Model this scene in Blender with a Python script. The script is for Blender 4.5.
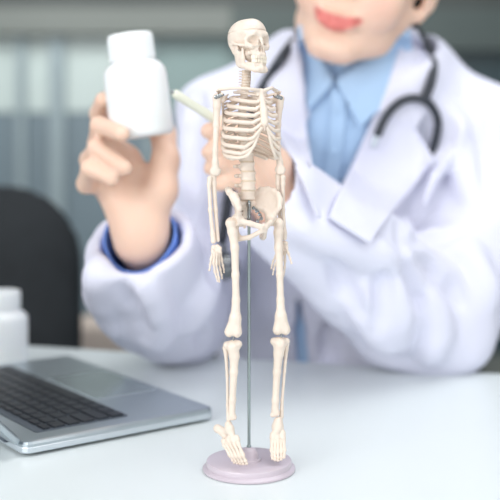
import bpy, math, random
import numpy as np
from mathutils import Vector, Matrix, Euler
from mathutils.bvhtree import BVHTree

random.seed(4)
for o in list(bpy.data.objects):
    bpy.data.objects.remove(o, do_unlink=True)
SC = bpy.context.scene
COL = SC.collection
R = math.radians

# ------------------------------------------------------------------ camera, world, lights, exposure
DESK = 0.75
CAMH = 0.246
CZ = DESK + CAMH
cam = bpy.data.objects.new('camera', bpy.data.cameras.new('camera'))
COL.objects.link(cam)
cam.location = (0, 0, CZ)
cam.rotation_euler = (R(90), 0, 0)
cam.data.sensor_width = 36
cam.data.lens = 72
cam.data.shift_y = -0.2
cam.data.clip_start = 0.02
cam.data.dof.use_dof = True
cam.data.dof.focus_distance = 0.765
cam.data.dof.aperture_fstop = 4.2
SC.camera = cam

W = bpy.data.worlds.new('world')
SC.world = W
W.use_nodes = True
W.node_tree.nodes['Background'].inputs[0].default_value = (0.90, 0.95, 1.0, 1)
W.node_tree.nodes['Background'].inputs[1].default_value = 1.0

def area(name, loc, target, size, power, color=(1, 1, 1)):
    l = bpy.data.lights.new(name, 'AREA')
    l.shape = 'RECTANGLE'; l.size = size[0]; l.size_y = size[1]
    l.energy = power; l.color = color
    o = bpy.data.objects.new(name, l)
    COL.objects.link(o)
    o.location = loc
    d = Vector(target) - Vector(loc)
    o.rotation_euler = d.to_track_quat('-Z', 'Y').to_euler()
    return o
area('window_daylight', (-1.3, -0.9, 1.55), (0.1, 1.0, 0.9), (1.6, 1.2), 22, (1.0, 0.99, 0.97))  # added unseen soft daylight, set low and frontal to reach under the arms
area('ceiling_daylight', (0.5, 0.9, 2.45), (0.1, 1.1, 0.8), (1.8, 1.2), 17, (0.93, 0.96, 1.0))
area('ceiling_lamp_back', (-0.5, 3.3, 2.55), (-0.4, 4.2, 1.0), (2.6, .6), 34, (0.97, 1.0, 1.0))  # fill light added out of view to brighten the glazed back wall
area('room_lamp', (1.6, -0.6, 1.9), (0.2, 1.0, 0.95), (1.0, 1.0), 9, (1.0, 0.97, 0.95))

SC.view_settings.view_transform = 'Standard'
SC.view_settings.look = 'None'
SC.view_settings.gamma = 1
SC.view_settings.exposure = 0.2
SC.view_settings.use_curve_mapping = False

# ------------------------------------------------------------------ helpers
def P(px, py, Y):
    """a point at depth Y seen at (px, py)"""
    return Vector(((px - 250) / 1000 * Y, Y, CZ - (py - 150) / 1000 * Y))

def srgb(c):
    return tuple(((x / 255 + .055) / 1.055) ** 2.4 if x > 10 else x / 255 / 12.92 for x in c) + (1,)

def mat(name, rgb, rough=0.5, metal=0.0, sss=0.0, var=0.06, scale=12, bump=0.0, bscale=60, coat=0.0, sssr=(1, .6, .4), scol=None, spec=0.5):
    m = bpy.data.materials.new(name)
    m.use_nodes = True
    nt = m.node_tree
    b = nt.nodes['Principled BSDF']
    base = srgb(rgb)
    tc = nt.nodes.new('ShaderNodeTexCoord')
    n = nt.nodes.new('ShaderNodeTexNoise')
    n.inputs['Scale'].default_value = scale
    n.inputs['Detail'].default_value = 4
    nt.links.new(tc.outputs['Object'], n.inputs['Vector'])
    r = nt.nodes.new('ShaderNodeValToRGB')
    r.color_ramp.elements[0].position = 0.3
    r.color_ramp.elements[1].position = 0.7
    r.color_ramp.elements[0].color = tuple(x * (1 - var) for x in base[:3]) + (1,)
    r.color_ramp.elements[1].color = tuple(min(1, x * (1 + var * .5)) for x in base[:3]) + (1,)
    nt.links.new(n.outputs['Fac'], r.inputs['Fac'])
    nt.links.new(r.outputs['Color'], b.inputs['Base Color'])
    b.inputs['Roughness'].default_value = rough
    b.inputs['Metallic'].default_value = metal
    b.inputs['Specular IOR Level'].default_value = spec
    if sss:
        b.inputs['Subsurface Weight'].default_value = sss
        b.inputs['Subsurface Radius'].default_value = sssr
        b.inputs['Subsurface Scale'].default_value = 0.004 if scol is None else scol
    if coat:
        b.inputs['Coat Weight'].default_value = coat
        b.inputs['Coat Roughness'].default_value = 0.15
    if bump:
        n2 = nt.nodes.new('ShaderNodeTexNoise')
        n2.inputs['Scale'].default_value = bscale
        n2.inputs['Detail'].default_value = 5
        nt.links.new(tc.outputs['Object'], n2.inputs['Vector'])
        bp = nt.nodes.new('ShaderNodeBump')
        bp.inputs['Strength'].default_value = bump
        bp.inputs['Distance'].default_value = 0.002
        nt.links.new(n2.outputs['Fac'], bp.inputs['Height'])
        nt.links.new(bp.outputs['Normal'], b.inputs['Normal'])
    return m

M = {}
M['bone'] = mat('bone_plastic', (233, 217, 202), 0.42, sss=0.04, var=.07, scale=45, bump=.25, bscale=260, scol=.002)
M['cart'] = mat('cartilage_plastic', (236, 221, 206), 0.4, sss=0.04, var=.05, scale=45, scol=.002)
M['disc'] = mat('spine_disc', (230, 213, 190), 0.5, var=.08, scale=80)
M['teeth'] = mat('tooth_plastic', (243, 232, 214), 0.3, var=.03, scale=80)
M['steel'] = mat('brushed_steel', (150, 152, 152), 0.25, 1.0, var=.1, scale=60)
M['rod'] = mat('rod_steel', (160, 172, 172), 0.35, 1.0, var=.1, scale=60)
M['base'] = mat('lilac_grey_plastic', (203, 190, 199), 0.3, var=.02, scale=20, coat=.3)
M['desk'] = mat('white_desk_laminate', (226, 232, 232), 0.32, var=.015, scale=3, spec=.4)
M['desk_side'] = mat('desk_panel', (205, 210, 214), 0.5, var=.03)
M['coat'] = mat('white_coat_cloth', (228, 228, 243), 0.85, var=.02, scale=10, bump=.08, bscale=400, spec=.2)
M['shirt'] = mat('light_blue_cotton', (178, 206, 236), 0.8, var=.04, scale=14, spec=.2)
M['cuff'] = mat('blue_cotton_cuff', (112, 146, 222), 0.8, var=.04, scale=14, spec=.2)
M['hair'] = mat('dark_brown_hair', (44, 32, 27), 0.45, var=.3, scale=60, bump=.6, bscale=90)
M['eye'] = mat('eye_white', (235, 232, 228), 0.2, var=.01)
M['iris'] = mat('dark_iris', (50, 32, 24), 0.15, var=.1)
M['trouser'] = mat('dark_trouser_cloth', (48, 52, 66), 0.85, var=.1)
M['shoe'] = mat('black_shoe_leather', (26, 24, 25), 0.35, var=.1)
M['rubber'] = mat('charcoal_rubber_tube', (48, 52, 60), 0.38, var=.08, scale=30)
M['bottle'] = mat('white_bottle_plastic', (244, 246, 246), 0.35, var=.01, scale=8, sss=.1)
M['pen'] = mat('cream_pen_plastic', (226, 226, 208), 0.35, var=.03)
M['alu'] = mat('silver_aluminium', (176, 186, 192), 0.3, .75, var=.02, scale=5)
M['alu_edge'] = mat('light_aluminium_edge', (206, 214, 220), 0.3, .6, var=.02, scale=5)
M['key'] = mat('black_keycap', (30, 34, 42), 0.45, var=.1, scale=40)
M['well'] = mat('keyboard_well', (84, 92, 102), 0.5, .2, var=.05)
M['pad'] = mat('trackpad_glass', (168, 180, 184), 0.18, .6, var=.02)
M['screen'] = mat('dark_screen', (18, 20, 24), 0.1, var=.05)
M['black'] = mat('black_mesh_fabric', (30, 35, 39), 0.75, var=.2, scale=30)
M['blackp'] = mat('black_chair_plastic', (28, 29, 31), 0.45, var=.1)
M['floor'] = mat('grey_carpet', (120, 124, 126), 0.9, var=.12, scale=40, bump=.4, bscale=300)
M['wall'] = mat('grey_wall_paint', (150, 156, 156), 0.8, var=.03, scale=3)
M['ceil'] = mat('white_ceiling_paint', (225, 226, 226), 0.9, var=.02, scale=3)
M['beige'] = mat('beige_upholstery', (205, 190, 178), 0.85, var=.06, scale=20)
M['wood'] = mat('pale_wood', (170, 150, 130), 0.6, var=.1)

# skin with coloured lips and cheeks, by position on the face (see the head builder)
def skin_mat():
    m = mat('warm_skin', (240, 204, 182), 0.5, sss=.25, var=.05, scale=18, scol=.006)
    nt = m.node_tree
    b = nt.nodes['Principled BSDF']
    at = nt.nodes.new('ShaderNodeAttribute'); at.attribute_name = 'tint'
    mx = nt.nodes.new('ShaderNodeMix'); mx.data_type = 'RGBA'; mx.blend_type = 'MIX'
    src = b.inputs['Base Color'].links[0].from_socket
    nt.links.new(at.outputs['Fac'], mx.inputs['Factor'])
    nt.links.new(src, mx.inputs['A'])
    mx.inputs['B'].default_value = srgb((214, 98, 96))
    nt.links.new(mx.outputs['Result'], b.inputs['Base Color'])
    return m
M['skin'] = skin_mat()

def link(name, me, m=None, parent=None, smooth=True):
    if m is not None:
        me.materials.append(M[m] if isinstance(m, str) else m)
    if smooth:
        me.polygons.foreach_set('use_smooth', [True] * len(me.polygons))
    me.update()
    o = bpy.data.objects.new(name, me)
    COL.objects.link(o)
    if parent is not None:
        o.parent = parent
    return o

def tag(o, label=None, cat=None, group=None, kind=None):
    if label: o['label'] = label
    if cat: o['category'] = cat
    if group: o['group'] = group
    if kind: o['kind'] = kind
    return o

def thing(name, loc, label, cat, rz=0, group=None, parent=None):
    o = bpy.data.objects.new(name, None)
    o.empty_display_size = .03
    COL.objects.link(o)
    o.location = loc
    o.rotation_euler = (0, 0, rz)
    return tag(o, label, cat, group)

def sub(o, levels=1):
    s = o.modifiers.new('sub', 'SUBSURF'); s.levels = levels; s.render_levels = levels

class MB:
    """collects plain shapes into one mesh; off is subtracted (world -> local)"""
    def __init__(s, off=(0, 0, 0)):
        s.v = []; s.f = []; s.off = Vector(off)
    def add(s, vs, fs):
        n = len(s.v)
        s.v += [tuple(Vector(v) - s.off) for v in vs]
        s.f += [tuple(i + n for i in f) for f in fs]
    def box(s, c, d, rot=None, bev=0.0):
        c = Vector(c); hx, hy, hz = d[0] / 2, d[1] / 2, d[2] / 2
        if bev <= 0:
            vs = [Vector((x, y, z)) for x in (-hx, hx) for y in (-hy, hy) for z in (-hz, hz)]
            fs = [(0, 1, 3, 2), (4, 6, 7, 5), (0, 4, 5, 1), (2, 3, 7, 6), (0, 2, 6, 4), (1, 5, 7, 3)]
        else:
            # rounded plan outline, chamfered top and bottom
            def ring(inset, z):
                out = []
                r = max(bev - inset * .5, bev * .4)
                for (sx, sy, a0) in ((1, 1, 0), (-1, 1, 90), (-1, -1, 180), (1, -1, 270)):
                    for k in range(4):
                        a = R(a0 + k * 30)
                        out.append(Vector((sx * (hx - inset - r) + r * math.cos(a), sy * (hy - inset - r) + r * math.sin(a), z)))
                return out
            e = min(bev * .5, hz * .5)
            rs = [ring(e, -hz), ring(e * .3, -hz + e * .3), ring(0, -hz + e), ring(0, hz - e), ring(e * .3, hz - e * .3), ring(e, hz)]
            vs = [p for r_ in rs for p in r_]; n = 16; fs = []
            for i in range(5):
                for k in range(n):
                    fs.append((i * n + k, i * n + (k + 1) % n, (i + 1) * n + (k + 1) % n, (i + 1) * n + k))
            fs.append(tuple(reversed(range(n)))); fs.append(tuple(range(5 * n, 6 * n)))
        if rot is not None:
            vs = [rot @ v for v in vs]
        s.add([c + v for v in vs], fs)
    def lathe(s, prof, c=(0, 0, 0), n=48, rot=None):
        c = Vector(c); vs = []; fs = []
        for (r, z) in prof:
            for k in range(n):
                a = 2 * math.pi * k / n
                vs.append(Vector((r * math.cos(a), r * math.sin(a), z)))
        for i in range(len(prof) - 1):
            for k in range(n):
                fs.append((i * n + k, i * n + (k + 1) % n, (i + 1) * n + (k + 1) % n, (i + 1) * n + k))
        fs.append(tuple(reversed(range(n)))); fs.append(tuple(range((len(prof) - 1) * n, len(prof) * n)))
        if rot is not None: vs = [rot @ v for v in vs]
        s.add([c + v for v in vs], fs)
    def tube(s, pts, rad, n=10, step=4, flat=1.0, flatdir=None):
        """smooth tube through pts with radii rad (number or list); flat<1 squeezes it across flatdir"""
        pts = [Vector(p) for p in pts]
        if not hasattr(rad, '__len__'): rad = [rad] * len(pts)
        cp = []; cr = []
        m = len(pts)
        for i in range(m - 1):
            p0 = pts[max(i - 1, 0)]; p1 = pts[i]; p2 = pts[i + 1]; p3 = pts[min(i + 2, m - 1)]
            r0 = rad[max(i - 1, 0)]; r1 = rad[i]; r2 = rad[i + 1]; r3 = rad[min(i + 2, m - 1)]
            for k in range(step):
                t = k / step
                f = lambda a, b, c_, d: 0.5 * ((2 * b) + (c_ - a) * t + (2 * a - 5 * b + 4 * c_ - d) * t * t + (3 * b - a - 3 * c_ + d) * t ** 3)
                cp.append(f(p0, p1, p2, p3)); cr.append(max(f(r0, r1, r2, r3), 1e-5))
        cp.append(pts[-1]); cr.append(rad[-1])
        tan = []
        for i in range(len(cp)):
            tan.append((cp[min(i + 1, len(cp) - 1)] - cp[max(i - 1, 0)]).normalized())
        # rounded ends
        a, b = cp[0], cp[-1]; ra, rb = cr[0], cr[-1]; ta, tb = tan[0], tan[-1]
        cp = [a - ta * ra * .75, a - ta * ra * .5] + cp + [b + tb * rb * .5, b + tb * rb * .75]
        cr = [ra * .45, ra * .8] + cr + [rb * .8, rb * .45]
        tan = [ta, ta] + tan + [tb, tb]
        ref = Vector(flatdir) if flatdir is not None else (Vector((0, 0, 1)) if abs(tan[0].z) < .9 else Vector((1, 0, 0)))
        nrm = (ref - tan[0] * ref.dot(tan[0])).normalized()
        vs = []
        for i, p in enumerate(cp):
            if flatdir is not None:
                q = ref - tan[i] * ref.dot(tan[i])
                if q.length > .05: nrm = q.normalized()
            nrm = (nrm - tan[i] * nrm.dot(tan[i])).normalized()
            bi = tan[i].cross(nrm)
            for k in range(n):
                an = 2 * math.pi * k / n
                vs.append(p + nrm * (math.cos(an) * cr[i] * flat) + bi * (math.sin(an) * cr[i]))
        fs = []
        for i in range(len(cp) - 1):
            for k in range(n):
                fs.append((i * n + k, i * n + (k + 1) % n, (i + 1) * n + (k + 1) % n, (i + 1) * n + k))
        fs.append(tuple(reversed(range(n)))); fs.append(tuple(range((len(cp) - 1) * n, len(cp) * n)))
        s.add(vs, fs)
    def build(s, name, m, parent=None, scale=1.0, smooth=True, bevel=0):
        me = bpy.data.meshes.new(name)
        me.from_pydata([tuple(Vector(v) * scale) for v in s.v], [], s.f)
        import bmesh
        bm = bmesh.new(); bm.from_mesh(me)
        bmesh.ops.recalc_face_normals(bm, faces=bm.faces)
        bm.to_mesh(me); bm.free()
        o = link(name, me, m, parent, smooth)
        if smooth: me.set_sharp_from_angle(angle=R(42))
        if bevel:
            b = o.modifiers.new('bev', 'BEVEL'); b.width = bevel; b.segments = 3; b.limit_method = 'ANGLE'
        return o

class Vox:
    """soft shapes grown together in a distance field, then meshed by surface nets"""
    def __init__(s, lo, hi, res):
        s.lo = np.array(lo, float); s.res = res
        s.n = np.ceil((np.array(hi, float) - s.lo) / res).astype(int) + 1
        s.f = np.full(tuple(s.n), 1e3, np.float32)
    def _box(s, bmin, bmax):
        i0 = np.clip(np.floor((np.array(bmin) - s.lo) / s.res).astype(int), 0, s.n)
        i1 = np.clip(np.ceil((np.array(bmax) - s.lo) / s.res).astype(int) + 1, 0, s.n)
        sl = tuple(slice(a, b) for a, b in zip(i0, i1))
        ax = [(s.lo[k] + s.res * np.arange(i0[k], i1[k])).astype(np.float32) for k in range(3)]
        return sl, ax[0][:, None, None], ax[1][None, :, None], ax[2][None, None, :]
    def _put(s, sl, d, k, op):
        a = s.f[sl]
        if a.size == 0: return
        d = d.astype(np.float32)
        if op == 'u':
            r = np.minimum(a, d)
            if k > 0:
                h = np.maximum(k - np.abs(a - d), 0) / k
                r = r - h * h * k * .25
        else:                       # subtract
            r = np.maximum(a, -d)
            if k > 0:
                h = np.maximum(k - np.abs(a + d), 0) / k
                r = r + h * h * k * .25
        s.f[sl] = r
    def cone(s, a, b, ra, rb=None, k=0., op='u', sq=(1, 1, 1)):
        if rb is None: rb = ra
        a = np.array(a, float); b = np.array(b, float); m = max(ra, rb) / min(sq) + k + 3 * s.res
        sl, X, Y, Z = s._box(np.minimum(a, b) - m, np.maximum(a, b) + m)
        d = b - a; L = max((d * d).sum(), 1e-12)
        t = np.clip(((X - a[0]) * d[0] + (Y - a[1]) * d[1] + (Z - a[2]) * d[2]) / L, 0, 1)
        dd = np.sqrt(((X - a[0] - t * d[0]) * sq[0]) ** 2 + ((Y - a[1] - t * d[1]) * sq[1]) ** 2 + ((Z - a[2] - t * d[2]) * sq[2]) ** 2) - (ra + (rb - ra) * t)
        s._put(sl, dd, k, op)
    def poly(s, pts, rad, k=0., op='u', sq=(1, 1, 1)):
        for i in range(len(pts) - 1):
            s.cone(pts[i], pts[i + 1], rad[i], rad[i + 1], k, op, sq)
    def ell(s, c, r, k=0., op='u', rot=None):
        c = np.array(c, float); r = np.array(r, float); m = r.max() + k + 3 * s.res
        sl, X, Y, Z = s._box(c - m, c + m)
        x, y, z = X - c[0], Y - c[1], Z - c[2]
        if rot is not None:
            q = np.array(rot.transposed())
            x, y, z = (q[0][0] * x + q[0][1] * y + q[0][2] * z, q[1][0] * x + q[1][1] * y + q[1][2] * z, q[2][0] * x + q[2][1] * y + q[2][2] * z)
        k0 = np.sqrt((x / r[0]) ** 2 + (y / r[1]) ** 2 + (z / r[2]) ** 2)
        k1 = np.sqrt((x / r[0] ** 2) ** 2 + (y / r[1] ** 2) ** 2 + (z / r[2] ** 2) ** 2)
        s._put(sl, k0 * (k0 - 1) / np.maximum(k1, 1e-9), k, op)
    def func(s, bmin, bmax, fn, k=0., op='u'):
        sl, X, Y, Z = s._box(bmin, bmax)
        s._put(sl, fn(X, Y, Z) + 0 * (X + Y + Z), k, op)
    def march(s, px, py):
        ts = np.arange(.9, 1.7, .001)
        p = np.array([tuple(P(px, py, t)) for t in ts])
        q = np.round((p - s.lo) / s.res).astype(int)
        ok = ((q >= 0) & (q < s.n)).all(1)
        q = np.clip(q, 0, s.n - 1); f = s.f[q[:, 0], q[:, 1], q[:, 2]]
        w = np.nonzero(ok & (f < 0))[0]
        return Vector(p[w[0]]) if len(w) else None
    def fold(s, pts, r, k, op):
        # a crease ('s') or ridge ('u') following the surface
        pp = []
        for i in range(len(pts) - 1):
            for t in range(4): pp.append((pts[i][0] + (pts[i + 1][0] - pts[i][0]) * t / 4, pts[i][1] + (pts[i + 1][1] - pts[i][1]) * t / 4))
        pp = [q for q in (s.march(*q) for q in pp + [pts[-1]]) if q is not None]
        n = len(pp)
        if n < 2: return
        rr = [r * (.35 + .65 * math.sin(math.pi * (i + .5) / n)) for i in range(n)]
        for i in range(n - 1):
            if (pp[i] - pp[i + 1]).length < .03: s.cone(pp[i], pp[i + 1], rr[i], rr[i + 1], k, op)
    def build(s, name, m, parent=None, scale=1.0, off=(0, 0, 0), smooth=2, xf=None, post=None):
        f = s.f
        nx, ny, nz = f.shape
        f[0] = f[-1] = 1; f[:, 0] = f[:, -1] = 1; f[:, :, 0] = f[:, :, -1] = 1
        ins = f < 0
        c = ins[:-1, :-1, :-1].astype(np.int8)
        tot = np.zeros(c.shape, np.int8)
        for i in (0, 1):
            for j in (0, 1):
                for k in (0, 1):
                    tot += ins[i:nx - 1 + i, j:ny - 1 + j, k:nz - 1 + k]
        act = (tot > 0) & (tot < 8)
        I, J, K = np.nonzero(act)
        idx = np.full(act.shape, -1, np.int32); idx[I, J, K] = np.arange(len(I))
        corner = {(i, j, k): f[I + i, J + j, K + k] for i in (0, 1) for j in (0, 1) for k in (0, 1)}
        acc = np.zeros((len(I), 3)); cnt = np.zeros(len(I))
        for a in corner:
            for ax in range(3):
                if a[ax]: continue
                b = list(a); b[ax] = 1; b = tuple(b)
                va, vb = corner[a], corner[b]
                mk = (va < 0) != (vb < 0)
                t = np.where(mk, va / np.where(mk, va - vb, 1), 0)
                p = np.tile(np.array(a, float), (len(I), 1)); p[:, ax] += t
                acc += p * mk[:, None]; cnt += mk
        V = s.lo + s.res * (np.stack([I, J, K], 1) + acc / cnt[:, None])
        Q = []
        for ax in range(3):
            o1, o2 = [(1, 2), (2, 0), (0, 1)][ax]
            A = [slice(1, -1)] * 3; A[ax] = slice(0, -1)
            B = [slice(1, -1)] * 3; B[ax] = slice(1, None)
            a = ins[tuple(A)]; b = ins[tuple(B)]
            e = np.argwhere(a != b)
            sgn = a[tuple(e.T)]
            e = e + 1; e[:, ax] -= 1
            def cell(d1, d2):
                q = e.copy(); q[:, o1] -= d1; q[:, o2] -= d2
                return idx[q[:, 0], q[:, 1], q[:, 2]]
            q = np.stack([cell(1, 1), cell(0, 1), cell(0, 0), cell(1, 0)], 1)
            q[~sgn] = q[~sgn][:, ::-1]
            Q.append(q)
        Q = np.concatenate(Q)
        Q = Q[(Q >= 0).all(1)]
        for _ in range(smooth):      # relax
            ac = np.zeros_like(V); ct = np.zeros(len(V))
            for a, b in ((0, 1), (1, 2), (2, 3), (3, 0)):
                for d in range(3):
                    ac[:, d] += np.bincount(Q[:, a], V[Q[:, b], d], len(V)) + np.bincount(Q[:, b], V[Q[:, a], d], len(V))
                ct += np.bincount(Q[:, a], minlength=len(V)) + np.bincount(Q[:, b], minlength=len(V))
            V = V * .5 + .5 * ac / np.maximum(ct, 1)[:, None]
        if post is not None: V = post(V)
        if xf is not None:
            Mx = np.array(xf)
            V = V @ Mx[:3, :3].T + Mx[:3, 3]
        V = (V - np.array(off)) * scale
        me = bpy.data.meshes.new(name)
        me.vertices.add(len(V)); me.vertices.foreach_set('co', V.astype(np.float32).ravel())
        me.loops.add(Q.size); me.loops.foreach_set('vertex_index', Q.astype(np.int32).ravel())
        me.polygons.add(len(Q)); me.polygons.foreach_set('loop_start', np.arange(0, Q.size, 4, dtype=np.int32))
        me.update(calc_edges=True); me.validate()
        s.f = None
        return link(name, me, m, parent)

def bbox(pts, m):
    a = np.array([tuple(p) for p in pts], float)
    return a.min(0) - m, a.max(0) + m

# ------------------------------------------------------------------ the room
def struct(name, mb, m, **k):
    return tag(mb.build(name, m, smooth=False, **k), kind='structure')
YB = 4.4
def wz(py): return CZ - (py - 150) / 1000 * YB
def wx(px): return (px - 250) / 1000 * YB
a = MB(); a.box((0, 1.5, -.05), (5.4, 6.0, .1)); struct('floor', a, 'floor')
a = MB(); a.box((0, 1.5, 2.75), (5.4, 6.0, .1)); struct('ceiling', a, 'ceil')
a = MB(); a.box((0, YB + .1, 1.35), (5.4, .1, 2.7)); struct('wall_back', a, 'wall')
a = MB(); a.box((2.65, 1.5, 1.35), (.1, 5.8, 2.7)); struct('wall_right', a, 'wall')
a = MB(); a.box((-2.65, 3.6, 1.35), (.1, 1.6, 2.7)); a.box((-2.65, 1.0, .4), (.1, 3.6, .8)); struct('wall_left', a, 'wall')
M['beam_dark'] = mat('charcoal_beam', (74, 78, 76), 0.6, var=.05, scale=3)
M['beam'] = mat('grey_blind_cassette', (122, 126, 121), 0.6, var=.03, scale=3)
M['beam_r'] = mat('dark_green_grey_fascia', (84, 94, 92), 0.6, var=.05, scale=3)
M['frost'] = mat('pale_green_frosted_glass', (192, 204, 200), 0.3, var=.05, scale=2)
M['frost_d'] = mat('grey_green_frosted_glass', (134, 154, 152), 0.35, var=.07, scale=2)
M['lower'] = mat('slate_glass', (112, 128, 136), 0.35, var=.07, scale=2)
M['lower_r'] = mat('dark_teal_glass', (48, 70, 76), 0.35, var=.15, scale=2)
M['mull'] = mat('pale_grey_post', (150, 164, 168), 0.4, var=.03)
# glazed partition: header, blind cassette, frosted band, slate band
a = MB(); a.box((0, YB, (wz(9) + 2.7) / 2), (5.2, .09, 2.7 - wz(9))); struct('trim_1', a, 'beam_dark')
a = MB(); x2 = wx(300) - .3; a.box(((x2 - 2.6) / 2, YB - .01, (wz(9) + wz(36)) / 2), (x2 + 2.6, .11, wz(9) - wz(36) - .002)); struct('trim_2', a, 'beam')
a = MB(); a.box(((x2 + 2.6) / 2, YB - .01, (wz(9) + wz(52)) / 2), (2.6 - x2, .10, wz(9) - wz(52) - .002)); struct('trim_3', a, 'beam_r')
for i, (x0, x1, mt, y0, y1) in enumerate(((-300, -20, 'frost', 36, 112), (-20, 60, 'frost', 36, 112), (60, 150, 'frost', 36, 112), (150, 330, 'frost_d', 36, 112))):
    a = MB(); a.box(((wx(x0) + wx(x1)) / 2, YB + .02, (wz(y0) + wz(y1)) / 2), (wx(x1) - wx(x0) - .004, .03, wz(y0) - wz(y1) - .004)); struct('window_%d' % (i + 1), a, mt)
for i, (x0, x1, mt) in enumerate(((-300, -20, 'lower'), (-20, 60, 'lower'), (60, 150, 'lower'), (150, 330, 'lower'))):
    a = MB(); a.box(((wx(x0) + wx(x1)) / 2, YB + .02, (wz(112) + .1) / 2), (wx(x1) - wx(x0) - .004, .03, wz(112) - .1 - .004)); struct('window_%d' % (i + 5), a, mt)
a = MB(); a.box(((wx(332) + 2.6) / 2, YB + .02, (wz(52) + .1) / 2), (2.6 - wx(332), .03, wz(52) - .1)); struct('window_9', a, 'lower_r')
k = 4
for x in (-40, 22, 58, 150, 331):
    a = MB(); a.box((wx(x), YB - .012, (wz(36) + .0) / 2), (.035 if x != 58 else .06, .03, wz(36) - .002)); struct('trim_%d' % k, a, 'mull'); k += 1
a = MB(); a.box((0, YB - .02, .05), (5.2, .03, .1)); struct('baseboard_back', a, 'beam')

# ------------------------------------------------------------------ desk
A0 = Vector((-.277, 1.262, 0)); A1 = Vector((.265, 1.108, 0))
ed = (A1 - A0).normalized(); en = Vector((ed.y, -ed.x, 0))   # towards the camera
rz = math.atan2(ed.y, ed.x)
rotd = Matrix.Rotation(rz, 3, 'Z')
dc = A0 + ed * .30 + en * .45
desk = thing('desk', (dc.x, dc.y, 0), 'wide glossy white desk under the skeleton model and the laptop', 'desk', rz)
a = MB(); a.box((0, 0, DESK - .0125), (1.9, .9, .025), bev=.012); a.build('desk_top', 'desk', desk, smooth=False)
for sx in (-1, 1):
    a = MB(); a.box((sx * .86, 0, (DESK - .025) / 2), (.03, .78, DESK - .026)); a.build('side_panel', 'desk_side', desk, smooth=False, bevel=.002)

# ------------------------------------------------------------------ skeleton model
U = .00077
def S(px, py, dy=0.):
    Zd = 1000 + dy
    return Vector(((px - 250) * Zd / 1000, dy, 319.5 - (py - 150) * Zd / 1000))
sk = thing('skeleton_model', (0, .77, DESK), 'small cream plastic human skeleton model hanging on a steel rod above a round lilac base', 'skeleton model')
TH = R(33)
CX = 1.0
def B(x, y, py):            # body frame (x = its left, y<0 = its front, height given as image row at the rod)
    return Vector((CX + x * math.cos(TH) - y * math.sin(TH), x * math.sin(TH) + y * math.cos(TH), 469.5 - py))
def vox_bone(name, segs, res=.7, k=2.0, m='bone', parent=sk, subs=(), label=None):
    """segs: list of (points, radii[, squeeze]) in model units"""
    allp = [p for g in segs for p in g[0]]
    mr = max(max(g[1]) / min(g[2] if len(g) > 2 else (1,)) for g in segs)
    lo, hi = bbox(allp, mr + k + 3 * res)
    v = Vox(lo, hi, res)
    for g in segs: 
        if len(g[0]) == 1: v.ell(g[0][0], [g[1][0] / q for q in (g[2] if len(g) > 2 else (1, 1, 1))], k)
        else: v.poly(g[0], g[1], k, 'u', g[2] if len(g) > 2 else (1, 1, 1))
    for c, r in subs: v.ell(c, r, k * .5, 's')
    o = v.build(name, m, parent, scale=U)
    if label: o['label'] = label
    return o

# stand
a = MB(); a.lathe([(44, 0), (46.2, .6), (46.4, 2.2), (45.4, 3.4), (43.4, 4.0), (42.7, 4.6), (42.7, 8.6), (42.2, 9.6), (41.0, 10.0), (12.6, 10.0), (12.2, 11.4), (11.4, 11.9), (9.8, 11.9), (9.3, 13), (8.9, 16), (7.6, 19.0), (5.4, 21.2), (2.4, 22.4), (0.3, 22.5)], c=(-1, 0, 0), n=96)
a.build('stand_base', 'base', sk, scale=U)['label'] = 'round lilac grey base with stepped rim and central dome'
a = MB(); a.tube([(-1, 0, 12), (-1, 0, 140), (-1, 0, 268)], 1.5, n=16); a.build('support_rod', 'rod', sk, scale=U)['label'] = 'thin steel rod'
a = MB(); a.lathe([(1.8, 21.5), (2.3, 22), (2.3, 24), (1.6, 24.6)], c=(-1, 0, 0), n=24); a.build('rod_collar', 'rod', sk, scale=U)

# skull
SKC = S(249.2, 37.6, 2)
skx = Matrix.Translation(SKC) @ Matrix.Rotation(R(42), 4, 'Z') @ Matrix.Rotation(R(-2), 4, 'X')
def flat_face(V):
    V = V.copy(); y = V[:, 1]; V[:, 1] = np.where(y < -6, -6 + (y + 6) * .78, y); return V
v = Vox((-22, -29, -32), (22, 29, 24), .4)
v.ell((0, 4, 1.5), (17.6, 20.8, 17.2))
v.ell((0, -7, 3), (14.3, 13.6, 14.4), 5)
v.ell((0, 12, -5), (13, 11, 10), 4)
v.ell((0, 2, -10), (11, 13, 6), 4)
for sx in (-1, 1):
    v.ell((sx * 19.6, -7.5, -4.5), (4.6, 8, 9), 3, 's')
v.poly([(-13, -14.4, -.6), (-8, -18.8, 1.6), (0, -19.2, .2), (8, -18.8, 1.6), (13, -14.4, -.6)], [1.5, 1.5, 1.3, 1.5, 1.5], 4)
v.ell((0, -13, -14), (9.2, 8, 7.5), 3)
v.poly([(-7, -16, -18.5), (-3, -20.6, -19.2), (3, -20.6, -19.2), (7, -16, -18.5)], [2.4, 2.3, 2.3, 2.4], 1.5)
v.poly([(-10, -12, -17), (-9, -6, -17), (-8, 0, -16)], [2.2, 2.2, 2], 2)
v.poly([(10, -12, -17), (9, -6, -17), (8, 0, -16)], [2.2, 2.2, 2], 2)
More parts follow.
